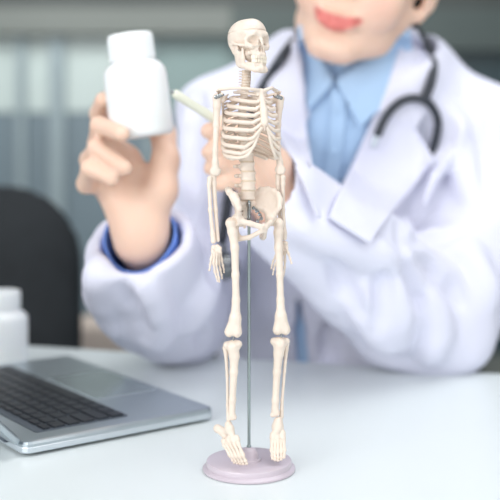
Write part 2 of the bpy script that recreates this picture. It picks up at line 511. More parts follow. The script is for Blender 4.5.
for sx in (-1, 1):
    v.poly([(sx * 5, -18, -9.5), (sx * 10, -16.8, -11), (sx * 13.6, -12.6, -9.5), (sx * 14, -12, -4), (sx * 12.6, -14.6, -.6)], [2.2, 2.6, 2.6, 1.8, 1.6], 1.6)
    v.poly([(sx * 13.6, -11.6, -10), (sx * 17.4, -4, -9), (sx * 17.6, 2, -7.6), (sx * 16.4, 7, -6.6)], [1.9, 1.25, 1.25, 1.5], .8)
    v.poly([(sx * 14.2, 9, -8), (sx * 13.6, 7.5, -15.5)], [3.8, 1.9], 2)
    v.ell((sx * 8.0, -20.8, -4.9), (5.2, 9, 4.9), 1.2, 's', Matrix.Rotation(R(sx * 14), 3, 'Z') @ Matrix.Rotation(R(sx * 10), 3, 'Y'))
    v.ell((sx * 16.8, 4.4, -9.6), (1.6, 1.4, 1.4), .4, 's')
    v.ell((sx * 1.55, -21, -13.6), (1.7, 6, 2.7), .5, 's')
v.poly([(0, -19.8, -2), (0, -21.6, -5), (0, -23, -9.2)], [1.7, 1.5, 1.2], 1.5)
v.ell((0, -21, -11.4), (1.3, 6, 1.9), .4, 's')
v.poly([(0, -20.2, -10), (0, -21.4, -16.2)], [.35, .6], .3)
v.ell((0, -5, -18), (10.5, 8.5, 7.5), 3)
# seam of the lift-off skull cap
v.func((-22, -29, 2.4), (22, 29, 8), lambda X, Y, Z: np.maximum(np.abs(Z - 5.2 + .04 * Y) - .16, 0) + np.abs(np.sqrt((X / 17.6) ** 2 + ((Y - 2) / 22.) ** 2) - 1) * 6 - .28, .2, 's')
skull = v.build('skull', 'bone', sk, scale=U, xf=skx, smooth=1, post=flat_face)
v = Vox((-20, -28, -43), (20, 12, -5), .45)
for sx in (-1, 1):
    v.poly([(sx * 15, 3, -10), (sx * 14.6, 2.4, -16), (sx * 13.4, 1.0, -27)], [2.0, 2.9, 3.2], 2, sq=(1.5, .75, 1))
    v.poly([(sx * 14.4, -6, -13), (sx * 13.6, -4, -22), (sx * 12.6, -3, -28)], [1.4, 2.8, 3.2], 2.5, sq=(1.5, .85, 1))
    v.poly([(sx * 13.2, 0, -28.5), (sx * 10.8, -9, -31.0), (sx * 6.4, -17, -33), (0, -20.4, -33.4)], [2.6, 2.9, 3.4, 3.6], 2.2, sq=(1.35, 1.2, 1))
    v.poly([(sx * 9.8, -8, -27.0), (sx * 6.2, -16, -28), (0, -19.6, -28.2)], [1.6, 2, 2.2], 1.6)
    v.ell((sx * 4.6, -20.8, -34), (3.4, 2.6, 2.8), 2)
    v.ell((sx * 6.6, -19.8, -30.8), (.8, 1.3, .8), .3, 's')
jaw = v.build('jaw', 'bone', skull, scale=U, xf=skx, smooth=1, post=flat_face)
for nm, zt, zb, rr in (('upper_teeth', -20.2, -23.2, 8.2), ('lower_teeth', -26.8, -24.0, 7.9)):
    a = MB()
    for k in range(14):
        t = (k - 6.5) / 6.5
        ang = t * 1.42
        x = rr * math.sin(ang) * 1.02 + t * .8; y = -14.6 - (rr * .92) * math.cos(ang); y = -6 + (y + 6) * .78
        w = .72 if abs(t) < .2 else (.64 if abs(t) < .55 else .9)
        p = skx @ Vector((x, y, zt)); q = skx @ Vector((x, y, zb))
        a.tube([p, (p + q) / 2, q], [w * .85, w, w * .9], n=8, step=2)
    a.build(nm, 'teeth', skull if nm[0] == 'u' else jaw, scale=U)
a = MB(); p = skx @ Vector((15.2, -3, -11.6)); 
for sx in (-1, 1):
    q = skx @ Vector((sx * 16, -1, -12.5)); r_ = skx @ Vector((sx * 13.5, -3.5, -20))
    pts = []
    for t in range(22):
        f = t / 21; c_ = q.lerp(r_, f); pts.append(c_ + Vector((math.cos(t * 1.6) * .6, 0, math.sin(t * 1.6) * .3)))
    a.tube(pts, .22, n=6, step=2)
a.build('jaw_spring', 'steel', skull, scale=U)

# spine: one path of centres in the body frame
sp_y = [(78, 8.5), (88, 10), (100, 14), (118, 17), (138, 15), (158, 8), (180, 4), (196, 6), (206, 8)]
def spine_y(py): return float(np.interp(py, [q[0] for q in sp_y], [q[1] for q in sp_y]))
levels = [70.5 + i * 2.75 for i in range(7)] + [90.5 + i * 5.35 for i in range(12)] + [157 + i * 9.6 for i in range(5)]
def vertebra_segs(py, s, yb):
    c = B(0, yb, py)
    ex = (B(1, yb, py) - c); ey = (B(0, yb + 1, py) - c); ez = Vector((0, 0, 1))
    g = []
    h = {'c': 1.15, 't': 2.35, 'l': 4.3}[s]; r = {'c': 5.2, 't': 4.8, 'l': 8.1}[s]; bk = {'c': 5.5, 't': 7, 'l': 12}[s]; tr = {'c': 5.2, 't': 6.4, 'l': 9.8}[s]
    return c, ex, ey, ez, h, r, bk, tr
for i, py in enumerate(levels):
    s = 'c' if i < 7 else ('t' if i < 19 else 'l')
    c, ex, ey, ez, h, r, bk, tr = vertebra_segs(py, s, spine_y(py))
    if s == 't': r = 4.2 + (i - 7) * .14; h = 2.2 + (i - 7) * .02
    a = MB()
    prof = [(r * .92, -h), (r, -h * .85), (r * .9, -h * .3), (r * .9, h * .3), (r, h * .85), (r * .92, h)]
    rotm = Matrix((ex, ey, ez)).transposed()
    a.lathe(prof, c=c, n=20, rot=Matrix.Diagonal((1.0, 1.0, 1)) @ rotm @ Matrix.Diagonal((1.0, .82, 1)))
    w = max(h * .55, .7)
    for sx in (-1, 1):
        a.tube([c + ey * r * .5 + ex * sx * r * .5, c + ey * (r * 1.0) + ex * sx * tr * .6 , c + ey * (r * 1.05) + ex * sx * tr], [w, w * .8, w * .8], n=8, step=2)
        a.tube([c + ey * r * .6 + ex * sx * r * .5 + ez * h * .2, c + ey * (r * 1.2) + ez * h * .1], [w * .9, w * .8], n=8, step=2)
    a.tube([c + ey * r * 1.1, c + ey * bk + ez * (-h * .8)], [w * .9, w * .7], n=8, step=2, flat=.8)
    a.build('vertebra', 'bone', sk, scale=U)
    if i < len(levels) - 1:
        pn = levels[i + 1]; mid = (py + pn) / 2
        a = MB(); c2 = B(0, spine_y(mid), mid)
        hh = max((pn - py) / 2 - h + .3, .4)
        a.lathe([(r * .86, -hh), (r * .97, 0), (r * .86, hh)], c=c2, n=20, rot=rotm @ Matrix.Diagonal((1.0, .82, 1)))
        a.build('spinal_disc', 'disc', sk, scale=U)

# sternum
def Bs(x, y, py): return B(x, y, py)
vox_bone('sternum', [([Bs(-3.8, -17.3, 92.5), Bs(3.8, -17.3, 92.5)], [2.8, 2.8]), ([Bs(0, -17.6, 93), Bs(0, -19.5, 99)], [3.6, 2.6], (1, 1, 1)),
    ([Bs(0, -19.8, 100), Bs(0, -22.4, 112), Bs(0, -24, 123)], [3.0, 3.9, 4.0]), ([Bs(0, -24, 124), Bs(0, -24, 131)], [1.5, .8])], res=.5, k=1.6)
# ribs: back end, side and front rows (image rows at the rod)
side = [93, 100, 107, 114, 121.5, 129, 137, 145, 151, 156, 157.5, 159]
front = [95.5, 103, 110, 116.5, 123.5, 131, 139.5, 148, 154.5, 159]
stn = [95.5, 101.5, 107.5, 113.5, 119.5, 124.5, 128.5]
Wd = [13, 19, 23.3, 25.6, 27.2, 28.5, 29.4, 29.8, 29.4, 27.8, 25.5, 21]
for i in range(12):
    zb = levels[7 + i] + .5
    for sx in (-1, 1):
        pts = []; rad = []
        end = {10: 108, 11: 84}.get(i, [168, 163, 158, 154, 151, 150, 148, 142, 134, 124][i] if i < 10 else 90)
        df = [17, 19.5, 21.5, 22.5, 23.2, 23.8, 24, 24, 23, 21, 20, 18][i]
        db = 18.5
        for k in range(15):
            ph = R(8 + (end - 8) * k / 14)
            co = math.cos(ph)
            x = Wd[i] * math.sin(ph) ** .85 if math.sin(ph) > 0 else 0
            x = max(x, 3.5)
            y = co * (db if co > 0 else df) + (1.5 if co > 0 else 0)
            dg = math.degrees(ph)
            fr = front[i] if i < 10 else side[i] + 3
            py = float(np.interp(dg, [0, 90, 150], [zb, side[i], fr]))
            # little sag towards the front
            pts.append(B(sx * x, y, py)); rad.append(2.2)
        rad[0] = 1.2
        a = MB(); a.tube(pts, rad, n=10, step=2, flat=1.0 if i else .6)
        a.v = a.v
        rb = a.build('rib', 'bone', sk, scale=U)
        e = pts[-1]
        if i < 7:
            xs = 3.2 if i else 4.2
            ys = float(np.interp(stn[i], [92, 131], [-17.5, -24]))
            q = B(sx * xs, ys, stn[i]); pe = pts[-1] + (pts[-1] - pts[-2]) * .6
            mid = e.lerp(q, .5) + B(0, -1.2, 0) - B(0, 0, 0)
            if i >= 5: mid = mid + Vector((0, 0, -1.0 * (i - 4)))
            a = MB(); a.tube([e, pe.lerp(mid, .3), mid, q], [1.9, 1.85, 1.7, 1.8], n=8, step=3)
            a.build('costal_cartilage', 'cart', sk, scale=U)
        elif i < 10:
            # run up along the margin to the one above
            f1 = [(7.5, -22, 137), (10.5, -21.2, 146), (15.5, -19, 154)][i - 7]
            f0 = [(4.2, -23.5, 129), (6.8, -22.6, 136), (10.5, -21, 146)][i - 7]
            a = MB(); a.tube([e, e.lerp(B(sx * f1[0], f1[1], f1[2] + 1.5), .6), B(sx * f1[0], f1[1], f1[2]), B(sx * f0[0], f0[1], f0[2])], [1.9, 1.8, 1.7, 1.6], n=8, step=3)
            a.build('costal_cartilage', 'cart', sk, scale=U)

# clavicles and scapulas
def sh(sx): return B(sx * 36, 3, 96)
SHL = S(217.5, 98, -12); SHR = S(279.6, 99, 18)     # shoulder joints as seen
a = MB(); a.tube([B(-3.5, -18.5, 91.5), B(-13, -19, 90.5), B(-24, -9, 89.3), S(219.5, 89.5, -14)], [2.4, 1.9, 1.9, 2.3], n=10, flat=.85); a.build('clavicle', 'bone', sk, scale=U)
a = MB(); a.tube([B(3.5, -18.5, 91.5), B(12, -19, 88.5), B(20, -9, 88.5), S(276.5, 91, 14)], [2.4, 1.9, 1.9, 2.3], n=10, flat=.85); a.build('clavicle', 'bone', sk, scale=U)
for sx, sj in ((-1, SHL), (1, SHR)):
    top = B(sx * 14, 21, 94); low = B(sx * 19, 22, 127); gl = sj + Vector((-sx * 4.5, 3, -1.5))
    segs = []
    for t in range(9):
        f = t / 8
        segs.append(([top.lerp(low, f), gl.lerp(low, f * .8)], [1.1, 1.3 if t else 2.0]))
    segs.append(([B(sx * 13, 22, 99), B(sx * 24, 20, 96), sj + Vector((-sx * 2, 4, 6)), sj + Vector((sx * .5, -1, 7))], [1.0, 1.5, 1.6, 1.7]))
    segs.append(([gl + Vector((0, 0, 4)), sj + Vector((-sx * 4.5, -6, 4))], [1.5, 1.5]))
    segs.append(([gl, gl + Vector((0, 0, 1))], [3.2, 3.2]))
    vox_bone('scapula', segs, res=.7, k=1.4)
for sx, sj in ((-1, SHL), (1, SHR)):
    a = MB()
    for q in range(3):
        a.lathe([(.6, -1.6), (1.9, -1.4), (2.3, 0), (1.9, 1.2), (.6, 1.5)], c=sj + Vector((-sx * (-1.2 + q * 2.4), -5.0 if sx < 0 else -3.6, .8 + q * .9)), n=14, rot=Matrix.Rotation(R(90), 3, 'X'))
    a.tube([sj + Vector((sx * 2, -3, 1)), sj + Vector((-sx * 6, -2, 3))], 1.1, n=8)
    a.build('shoulder_screw', 'steel', sk, scale=U)

# arms
def long_bone(name, pts, rad, extra=(), k=2.2, res=.6):
    return vox_bone(name, [(pts, rad)] + list(extra), res=res, k=k)
long_bone('humerus', [SHL + Vector((-.5, 0, 0)), S(216.8, 106, -12), S(216.2, 125, -12), S(215.2, 150, -12), S(215.2, 162, -12), S(215.4, 169, -12)], [4.9, 3.8, 3.0, 2.7, 3.0, 4.2],
    [([S(212.6, 171.2, -12), S(218.2, 171, -12)], [2.9, 2.9]), ([S(213.4, 173.6, -13), S(217.2, 173.6, -13)], [2.5, 2.5])])
long_bone('ulna', [S(213.2, 176.5, -10), S(213.6, 183, -11), S(215.6, 210, -11), S(217.8, 240, -12)], [3.4, 2.6, 2.0, 2.1], [([S(213.6, 174, -8)], [2.8])])
long_bone('radius', [S(209.8, 178.6, -14), S(209.2, 185, -14), S(210.2, 210, -15), S(212.8, 234, -15), S(213.4, 241, -15)], [2.8, 2.0, 1.9, 2.2, 2.8])
def hand(carp, fingers, name='hand', r0=1.65):
    h = vox_bone(name, [([c], [2.4]) for c in carp], res=.45, k=1.4)
    for pts in fingers:
        a = MB(); P4 = [Vector(p) for p in pts]
        allp = []; rr = []
        for j in range(len(P4) - 1):
            p, q = P4[j], P4[j + 1]; f = 1 - .12 * j
            allp += [p.lerp(q, .04), p.lerp(q, .5), p.lerp(q, .93)]; rr += [r0 * f * 1.05, r0 * f * .66, r0 * f]
        a.tube(allp, rr, n=8, step=3)
        a.build('finger_bones', 'bone', h, scale=U)
    return h
hand([S(213.6, 247, -14), S(217.3, 246.6, -13), S(219.6, 248.5, -13), S(213, 250.6, -14), S(216.4, 251, -14), S(219.4, 252, -13)],
     [[S(213, 250, -16), S(211.2, 259, -17), S(210.2, 265, -18), S(209.4, 270.5, -19)],
      [S(214.6, 252, -16), S(213.4, 263, -17), S(214.8, 272, -17), S(216.6, 277.5, -17), S(217.6, 281.5, -17)],
      [S(216.6, 253, -15), S(216.2, 264, -16), S(217.6, 272.5, -16), S(219, 278.5, -16), S(219.4, 282, -16)],
      [S(218.4, 253, -13), S(218.9, 263, -12), S(220.4, 270, -12), S(221.6, 275, -12), S(222, 278.5, -12)],
      [S(220.3, 252, -11), S(221.6, 260, -9), S(223.0, 266, -9), S(223.8, 269.5, -9), S(224, 272.5, -9)]])
long_bone('humerus', [SHR + Vector((.3, 0, 0)), S(279.4, 107, 18), S(278.2, 125, 18), S(278.2, 150, 18), S(279.6, 161, 18), S(280.2, 168, 18)], [4.8, 3.6, 2.8, 2.5, 2.9, 4.0],
    [([S(277.8, 169.8, 18), S(282.8, 170.0, 18)], [2.9, 2.9]), ([S(278.5, 172.5, 16), S(282, 172.5, 16)], [2.5, 2.5])])
long_bone('ulna', [S(278.6, 175.5, 20), S(278.2, 184, 20), S(279, 210, 20), S(282, 236, 18)], [3.3, 2.5, 2.0, 2.1], [([S(279, 173, 22)], [2.4])])
long_bone('radius', [S(282.9, 177.2, 16), S(282.9, 184, 16), S(283.2, 210, 15), S(284.6, 233, 15), S(284.4, 238, 15)], [2.8, 2.0, 1.9, 2.2, 2.7])
hand([S(283.5, 243, 17), S(286, 243.5, 16), S(283, 247, 17), S(286.2, 247.6, 16), S(280.6, 247, 18), S(284.6, 250.6, 16)],
     [[S(286.6, 249, 14), S(288.6, 254, 12), S(290.2, 259, 11), S(291.6, 263.5, 10)],
      [S(285.4, 251, 16), S(284.9, 261, 14), S(284.6, 268, 13), S(284.2, 272, 13), S(283.6, 275.5, 13)],
      [S(283.6, 251, 17), S(281.4, 261, 18), S(280.4, 269, 19), S(279.8, 274, 19), S(279.4, 277, 19)],
      [S(281.8, 250, 18), S(277.6, 258, 20), S(274.9, 265, 21), S(273.6, 270, 21), S(272.8, 275, 21)],
      [S(280.6, 249, 19), S(275.6, 256, 22), S(273, 261.5, 23), S(271.8, 266, 23), S(271.2, 269, 23)]])

# pelvis
v = Vox((-34, -34, 222), (38, 34, 292), .6)
crest = [(24, -15.5, 207), (26, -13.5, 200), (26.8, -9, 195), (26.6, -2, 191.5), (24, 5, 189.5), (19, 10, 190), (14, 14, 194), (10, 16, 199)]
basel = [(20, -10, 215), (19, -7, 213), (18, -4, 212), (16.5, -1, 211), (15, 2, 210), (13, 5, 209), (11, 8, 208), (9, 11, 208)]
for sx in (-1, 1):
    cc = [B(sx * x, y, py) for x, y, py in crest]; bb = [B(sx * x, y, py) for x, y, py in basel]
    def lerp_list(L, t):
        f = t * (len(L) - 1); i = min(int(f), len(L) - 2); return L[i].lerp(L[i + 1], f - i)
    for k in range(26):
        t = k / 25
        v.cone(lerp_list(cc, t), lerp_list(bb, t), 1.2, 1.8, .8)
    v.poly(cc, [2.8, 3.4, 3.5, 2.9, 2.3, 2, 2, 2] if sx < 0 else [2.3, 2.3, 2.2, 2.0, 1.9, 1.9, 2, 2], 3)
    if sx < 0: v.ell(B(sx * 24.3, -9, 199), (3.8, 3.6, 7.0), 3)
    v.poly([bb[-1], bb[5], bb[3], B(sx * 18, -6, 216)], [2.4, 2, 2.2, 3.5], 2)
    ac = B(sx * 20.5, -6, 219)
    v.ell(ac, (6, 6, 6), 3)
    v.poly([cc[0], ac], [1.7, 3.5], 2)
    v.poly([ac, B(sx * 12, -17, 222), B(sx * 2.4, -23.0, 225.5)], [3.4, 2.6, 3.0], 2)
    v.poly([ac, B(sx * 17, 2, 230), B(sx * 14.5, 1, 237)], [3.8, 2.6, 3.2], 2.5)
    v.poly([B(sx * 14.5, 0, 238), B(sx * 9, -10, 236.5), B(sx * 2.2, -22, 229.5)], [3.0, 2.2, 2.4], 1.8)
    v.ell(B(sx * 27.2, -8.2, 221), (5.2, 5.2, 5.2), .8, 's')
v.poly([B(0, -23, 224), B(0, -22.4, 229.5)], [2.2, 2], 1)
v.build('pelvis', 'bone', sk, scale=U, smooth=1)
v = Vox((-20, -8, 230), (20, 34, 280), .55)
v.poly([B(-7, 9, 204), B(7, 9, 204)], [4, 4], 2)
v.poly([B(0, 9, 204), B(0, 14, 213), B(0, 15, 221), B(0, 12, 228)], [6.5, 5, 3.4, 1.5], 3, sq=(1, 1.2, 1))
v.poly([B(-6, 10, 206), B(-2, 15, 219)], [3, 2], 2); v.poly([B(6, 10, 206), B(2, 15, 219)], [3, 2], 2)
for k in range(4):
    for sx in (-1, 1):
        v.ell(B(sx * (3.9 - .5 * k), 9.6 + 1.2 * k, 207.5 + 4 * k), (1, 3.0, .9), .5, 's')
v.build('sacrum', 'bone', sk, scale=U, smooth=1)
a = MB()
a.lathe([(1.2, 248), (2.1, 249), (2.1, 252), (1.7, 253), (1.7, 262), (2.3, 263), (2.3, 267), (1, 268.5)], c=(-1, 0, 0), n=20)
a.tube([(-1, 0, 263), B(0, 7, 205)], 1.4, n=8)
a.build('rod_clamp', 'steel', sk, scale=U)
a = MB()
for (px, py, dy) in ((256.5, 211, 6), (259.5, 214.5, 6), (261.2, 218.5, 5), (257.6, 221, 2), (253.5, 208, 8)):
    a.lathe([(.7, -1.2), (1.7, -1), (1.7, 1), (.7, 1.2)], c=S(px, py, dy), n=12, rot=Matrix.Rotation(R(70), 3, 'X'))
a.tube([S(252.5, 207, 8), S(258, 211, 7), S(261.6, 217, 5), S(257.6, 221, 2)], .7, n=8)
a.build('hip_spring', 'steel', sk, scale=U)

# legs
def femur(head, neck, troch, pts, rad, condL, condR, dy):
    vox_bone('femur', [([head], [4.6]), ([head, neck, troch], [3.6, 2.9, 3.8]), ([troch, troch + Vector((0, 2, 3.0))], [4.0, 2.6]), ([troch] + pts, [4.4] + rad),
        ([pts[-1], condL], [rad[-1], 5.0]), ([pts[-1], condR], [rad[-1], 5.0]), ([condL + Vector((0, 3, -1.5))], [4.6]), ([condR + Vector((0, 3, -1.5))], [4.6])],
        res=.65, k=2.6, subs=[((condL + condR) / 2 + Vector((0, 4, -7.0)), (2.0, 7, 4))])
femur(S(240.6, 222, -12), S(235.5, 221.5, -15), S(230.4, 223, -17), [S(232.6, 232, -17), S(234.8, 248, -17), S(235.4, 275, -18), S(236, 300, -18), S(235.3, 318, -18)], [4.6, 3.9, 3.5, 3.7, 5.2], S(229.6, 331.5, -17), S(236.8, 331.8, -19), 0)
femur(S(270.6, 221.5, 8), S(275.5, 221, 7), S(279.0, 223.5, 6), [S(278.4, 233, 6), S(278.6, 248, 5), S(279.9, 275, 4), S(280.4, 300, 3), S(280.8, 316, 2)], [4.6, 4.0, 3.5, 3.6, 5.2], S(277.8, 329.5, 2), S(285.4, 329.5, 3), 0)
# lower legs
vox_bone('tibia', [([S(227, 345.2, -14), S(238.2, 344.2, -16)], [3.9, 4.0]), ([S(233, 347, -17), S(234.3, 356, -17), S(233.8, 372, -17), S(232.4, 400, -17), S(231.8, 414, -17)], [6.4, 4.8, 3.8, 3.3, 3.5]),
    ([S(230.8, 418, -16), S(234.2, 417.5, -17)], [2.6, 2.6])], res=.65, k=2.6)
vox_bone('fibula', [([S(225.2, 348, -12), S(225.9, 353, -12), S(227.2, 375, -12), S(227.6, 405, -13), S(228.6, 420, -14)], [2.9, 2.0, 1.5, 1.5, 2.2])], res=.5, k=1.5)
vox_bone('tibia', [([S(274, 341.4, 4), S(286, 341.4, 6)], [3.9, 3.9]), ([S(279.6, 344, 2), S(278.6, 354, 3), S(277, 372, 4), S(275.4, 400, 4), S(275, 410, 4)], [6.6, 4.8, 3.8, 3.4, 3.8]),
    ([S(272.4, 415, 3), S(277, 413.5, 3)], [2.5, 3.0])], res=.65, k=2.6)
vox_bone('fibula', [([S(286.8, 344, 9), S(286.3, 350, 9), S(284.5, 372, 8), S(282.2, 400, 8), S(281.4, 417, 7)], [2.8, 2.0, 1.5, 1.5, 2.3])], res=.5, k=1.5)
a = MB(); a.tube([S(233.4, 336, -17), S(233.6, 342, -17)], 1.0, n=8); a.build('knee_pin', 'steel', sk, scale=U)
a = MB(); a.tube([S(281.4, 333, 3), S(281.2, 340, 3)], 1.0, n=8); a.build('knee_pin', 'steel', sk, scale=U)

def foot(tars, mets):
    f = vox_bone('foot', [((g[0]), [q * 1.25 for q in g[1]]) for g in tars], res=.5, k=1.0)
    for pts in mets:
        a = MB(); P4 = [Vector(p) for p in pts]; allp = []; rr = []
        for j in range(len(P4) - 1):
            p, q = P4[j], P4[j + 1]; w = 2.4 if j == 0 else 1.95
            allp += [p.lerp(q, .05), p.lerp(q, .5), p.lerp(q, .92)]; rr += [w, w * .66, w * .95]
        a.tube(allp, rr, n=8, step=3); a.build('toe_bones', 'bone', f, scale=U)
    return f
# near foot: pointed down to the right
hx, tx = S(218.5, 428, -6), S(228.5, 424.5, -15)
foot([([S(217.5, 428.5, -4), S(222, 431, -8), S(226.5, 437, -12)], [3.4, 3.4, 3.0]), ([S(228.4, 424.5, -15), S(229.5, 429, -18), S(231.4, 434, -20)], [3.0, 3.8, 3.0]),
      ([S(224.6, 431, -11), S(229, 432, -15)], [2.6, 2.6]), ([S(224, 441, -18), S(225.5, 444, -19)], [2.5, 2.5]), ([S(228.6, 439, -21), S(229.6, 442, -22)], [2.6, 2.5]), ([S(233.2, 438.5, -24), S(234.6, 441, -25)], [2.7, 2.7]), ([S(236.4, 437.5, -24), S(237.4, 440, -25)], [2.3, 2.3])],
     [[S(223.8, 444, -20), S(230.5, 456, -26), S(233, 460.2, -27), S(234.6, 462.6, -27)],
      [S(227, 444, -22), S(233.8, 457, -28), S(236.2, 461, -29), S(237.6, 463.2, -29)],
      [S(230.6, 443.5, -24), S(237, 457, -30), S(239.4, 461.5, -31), S(240.6, 463.8, -31)],
      [S(234, 442.5, -26), S(240.2, 457, -32), S(242.4, 461.5, -33), S(243.4, 464, -33)],
      [S(237.4, 441.5, -27), S(243.2, 456, -33), S(245.6, 461, -34), S(246.6, 463.8, -34)]])
foot([([S(278, 425, 18), S(278.4, 430, 12), S(279, 435, 4)], [4.2, 4.0, 3.4]), ([S(278.2, 421.5, 3), S(277.6, 427, 0), S(276.6, 431, -3)], [3.8, 4.8, 3.6]),
      ([S(273.4, 435, -5), S(273.0, 438, -6)], [2.9, 2.8]), ([S(277.2, 435.5, -4), S(277, 438.5, -6)], [2.7, 2.6]), ([S(282, 433, -2), S(282.4, 438.5, -4)], [3.0, 2.8])],
     [[S(272.2, 440, -8), S(271.6, 451, -16), S(272.2, 456, -18), S(272.6, 458.8, -19)],
      [S(275.2, 440, -8), S(274.6, 453, -17), S(275, 457.5, -19), S(275.2, 460, -20)],
      [S(278.0, 440, -8), S(277.8, 453.5, -17), S(278, 458, -19), S(278, 460.4, -20)],
      [S(281, 440, -7), S(281.2, 452.5, -16), S(281.2, 457, -18), S(281, 459.4, -19)],
      [S(283.6, 440, -6), S(284.4, 451, -15), S(284.2, 455, -17), S(283.8, 457.6, -18)]])

# ------------------------------------------------------------------ laptop (faces the doctor)
LT = .0125
hA = CAMH - LT
Ax, Ay = (215 - 250) / 257 * hA, 1000 * hA / 257 / 1
Ay = hA / .257
Ax = (215 - 250) / 1000 * Ay
u = Vector((-.6, .8, 0)); w_ = Vector((-.8, -.6, 0))
LA = Vector((Ax, Ay, DESK))
LW, LD = .292, .186
lap = thing('laptop', LA, 'open silver laptop with black keys and a pale trackpad on the white desk', 'laptop', math.atan2(w_.y, w_.x))
# local frame: x towards the hinge, y = -u... check handedness
ly = Vector((-w_.y, w_.x, 0))        # local y in the world = (.6,-.8) = -u
def L(uu, vv, z): return Vector((vv, -uu, z))
a = MB(); a.box(L(LW / 2, LD / 2, LT / 2 + .001), (LD, LW, LT - .002), bev=.008); a.build('base_shell', 'alu', lap, smooth=False)
a = MB(); a.box(L(LW / 2, LD / 2, .0055), (LD + .0006, LW + .0006, .006), bev=.008); a.build('edge_band', 'alu_edge', lap, smooth=False)
kv0, kv1, ku0, ku1 = .078, .166, .020, .272
a = MB(); a.box(L((ku0 + ku1) / 2, (kv0 + kv1) / 2, LT + .0002), (kv1 - kv0, ku1 - ku0, .0006), bev=.003); well = a.build('keyboard_well', 'well', lap, smooth=False)
rows = 6; kh = (kv1 - kv0 - .004) / rows
for r_i in range(rows):
    v0 = kv0 + .002 + r_i * kh
    span = ku1 - ku0 - .004
    if r_i == 0: ws = [1, 1, 1, 1.2, 5.2, 1.2, 1, 1, 1, 1]
    elif r_i == 1: ws = [2.3] + [1] * 10 + [2.3]
    elif r_i == 2: ws = [1.8] + [1] * 11 + [1.8]
    elif r_i == 3: ws = [1.5] + [1] * 12 + [1.1]
    elif r_i == 4: ws = [1] * 13 + [1.6]
    else: ws = [1.04] * 14
    tot = sum(ws); uu = ku0 + .002
    for wv in ws:
        du = span * wv / tot
        a = MB(); hh = kh * (.62 if r_i == 5 else 1)
        a.box(L(uu + du / 2, v0 + hh / 2, LT + .0012), (hh - .0022, du - .0022, .0014), bev=.0016)
        a.build('key', 'key', lap, smooth=False)
        uu += du
a = MB(); a.box(L(.143, .040, LT + .0001), (.066, .108, .0006), bev=.004); a.build('trackpad', 'pad', lap, smooth=False)
a = MB(); a.box(L(.143, .040, LT - .0001), (.0675, .1095, .0006), bev=.004); a.build('trackpad_rim', 'alu_edge', lap, smooth=False)
a = MB(); a.tube([L(.03, LD + .001, LT - .002), L(.262, LD + .001, LT - .002)], .0045, n=12); a.build('hinge', 'well', lap)
lean = R(45)
rotl = Matrix.Rotation(-(R(90) - lean), 3, 'Y')
rl = Matrix.Rotation(R(90) - lean, 3, 'Y') 
# lid rises from the hinge and leans away from the keys
ldir = Vector((math.sin(lean), 0, math.cos(lean)))
lnor = Vector((math.cos(lean), 0, -math.sin(lean)))
rl = Matrix((ldir, Vector((0, 1, 0)), ldir.cross(Vector((0, 1, 0))))).transposed()
lc = L(LW / 2, LD + .002, LT - .001) + ldir * (LD / 2)
a = MB(); a.box(lc, (LD, LW, .0055), rot=rl, bev=.006); lid = a.build('lid', 'alu', lap, smooth=False)
nn = -lnor
a = MB(); a.box(lc + nn * .0029, (LD - .006, LW - .006, .0006), rot=rl, bev=.004); a.build('screen', 'screen', lid, smooth=False)

# ------------------------------------------------------------------ bottles
def bottle(loc, r, h, rot, label, pos):
    t = thing('pill_bottle', loc, label, 'bottle', group=None)
    t.rotation_euler = rot.to_euler()
    ch = h * .27
    a = MB(); a.lathe([(r * .86, 0), (r * .96, .002), (r, .006), (r, h * .60), (r * .97, h * .65), (r * .86, h * .70), (r * .68, h * .735), (r * .64, h * .76), (r * .64, h * .78)], n=64)
    a.build('bottle_body', 'bottle', t)
    pr = [(r * .70, h * .74), (r * .715, h * .745)]
    a = MB(); a.lathe(pr + [(r * .715, h * .985), (r * .68, h), (.001, h)], n=64)
    for k in range(60):
        an = 2 * math.pi * k / 60
        a.box((math.cos(an) * r * .715, math.sin(an) * r * .715, h * .86), (.0008, .0008, h * .2), rot=Matrix.Rotation(an, 3, 'Z'))
    a.build('bottle_cap', 'bottle', t)
    return t
Zb = .246 / .213
bottle((.0 + (1 - 250) / 1000 * Zb, Zb, DESK), 26.5 / 1000 * Zb, .0835, Matrix.Identity(3), 'white plastic pill bottle standing on the desk behind the laptop', None)
BZ = .965
bt, bb_ = P(129.5, 34.5, BZ), P(143, 137, BZ)
ax = (bt - bb_)
q = ax.to_track_quat('Z', 'Y').to_matrix()
bottle(bb_, .0305, ax.length, q, 'large white plastic pill bottle held up in a raised hand', None)

# ------------------------------------------------------------------ the doctor
S1, E1, W1 = P(226, 120, 1.25), P(182, 322, 1.175), P(141, 242, 1.0)
S2, E2, W2 = P(477, 132, 1.27), P(436, 324, 1.135), P(284, 206, .985)
M2 = P(488, 235, 1.235)
NB = P(352, 92, 1.30)
doc = thing('person', (.12, 1.33, 0), 'smiling person in white coat and light blue shirt sitting behind desk, both hands raised', 'person')
OFF = Vector(doc.location)
HC = Vector((0, 0, 0))
chin = P(323, 62, 1.115)
# head frame: origin at the chin; roll, turn
HR = Matrix.Rotation(R(18), 4, 'Y') @ Matrix.Rotation(R(-16), 4, 'Z') @ Matrix.Rotation(R(6), 4, 'X')
HM = Matrix.Translation(chin) @ HR
def H(x, y, z): return HM @ Vector((x, y, z))
lo = np.array((-.34, .86, .40)); hi = np.array((.46, 1.62, 1.40))
v = Vox(lo, hi, .0032)
HRm = HR.to_3x3()
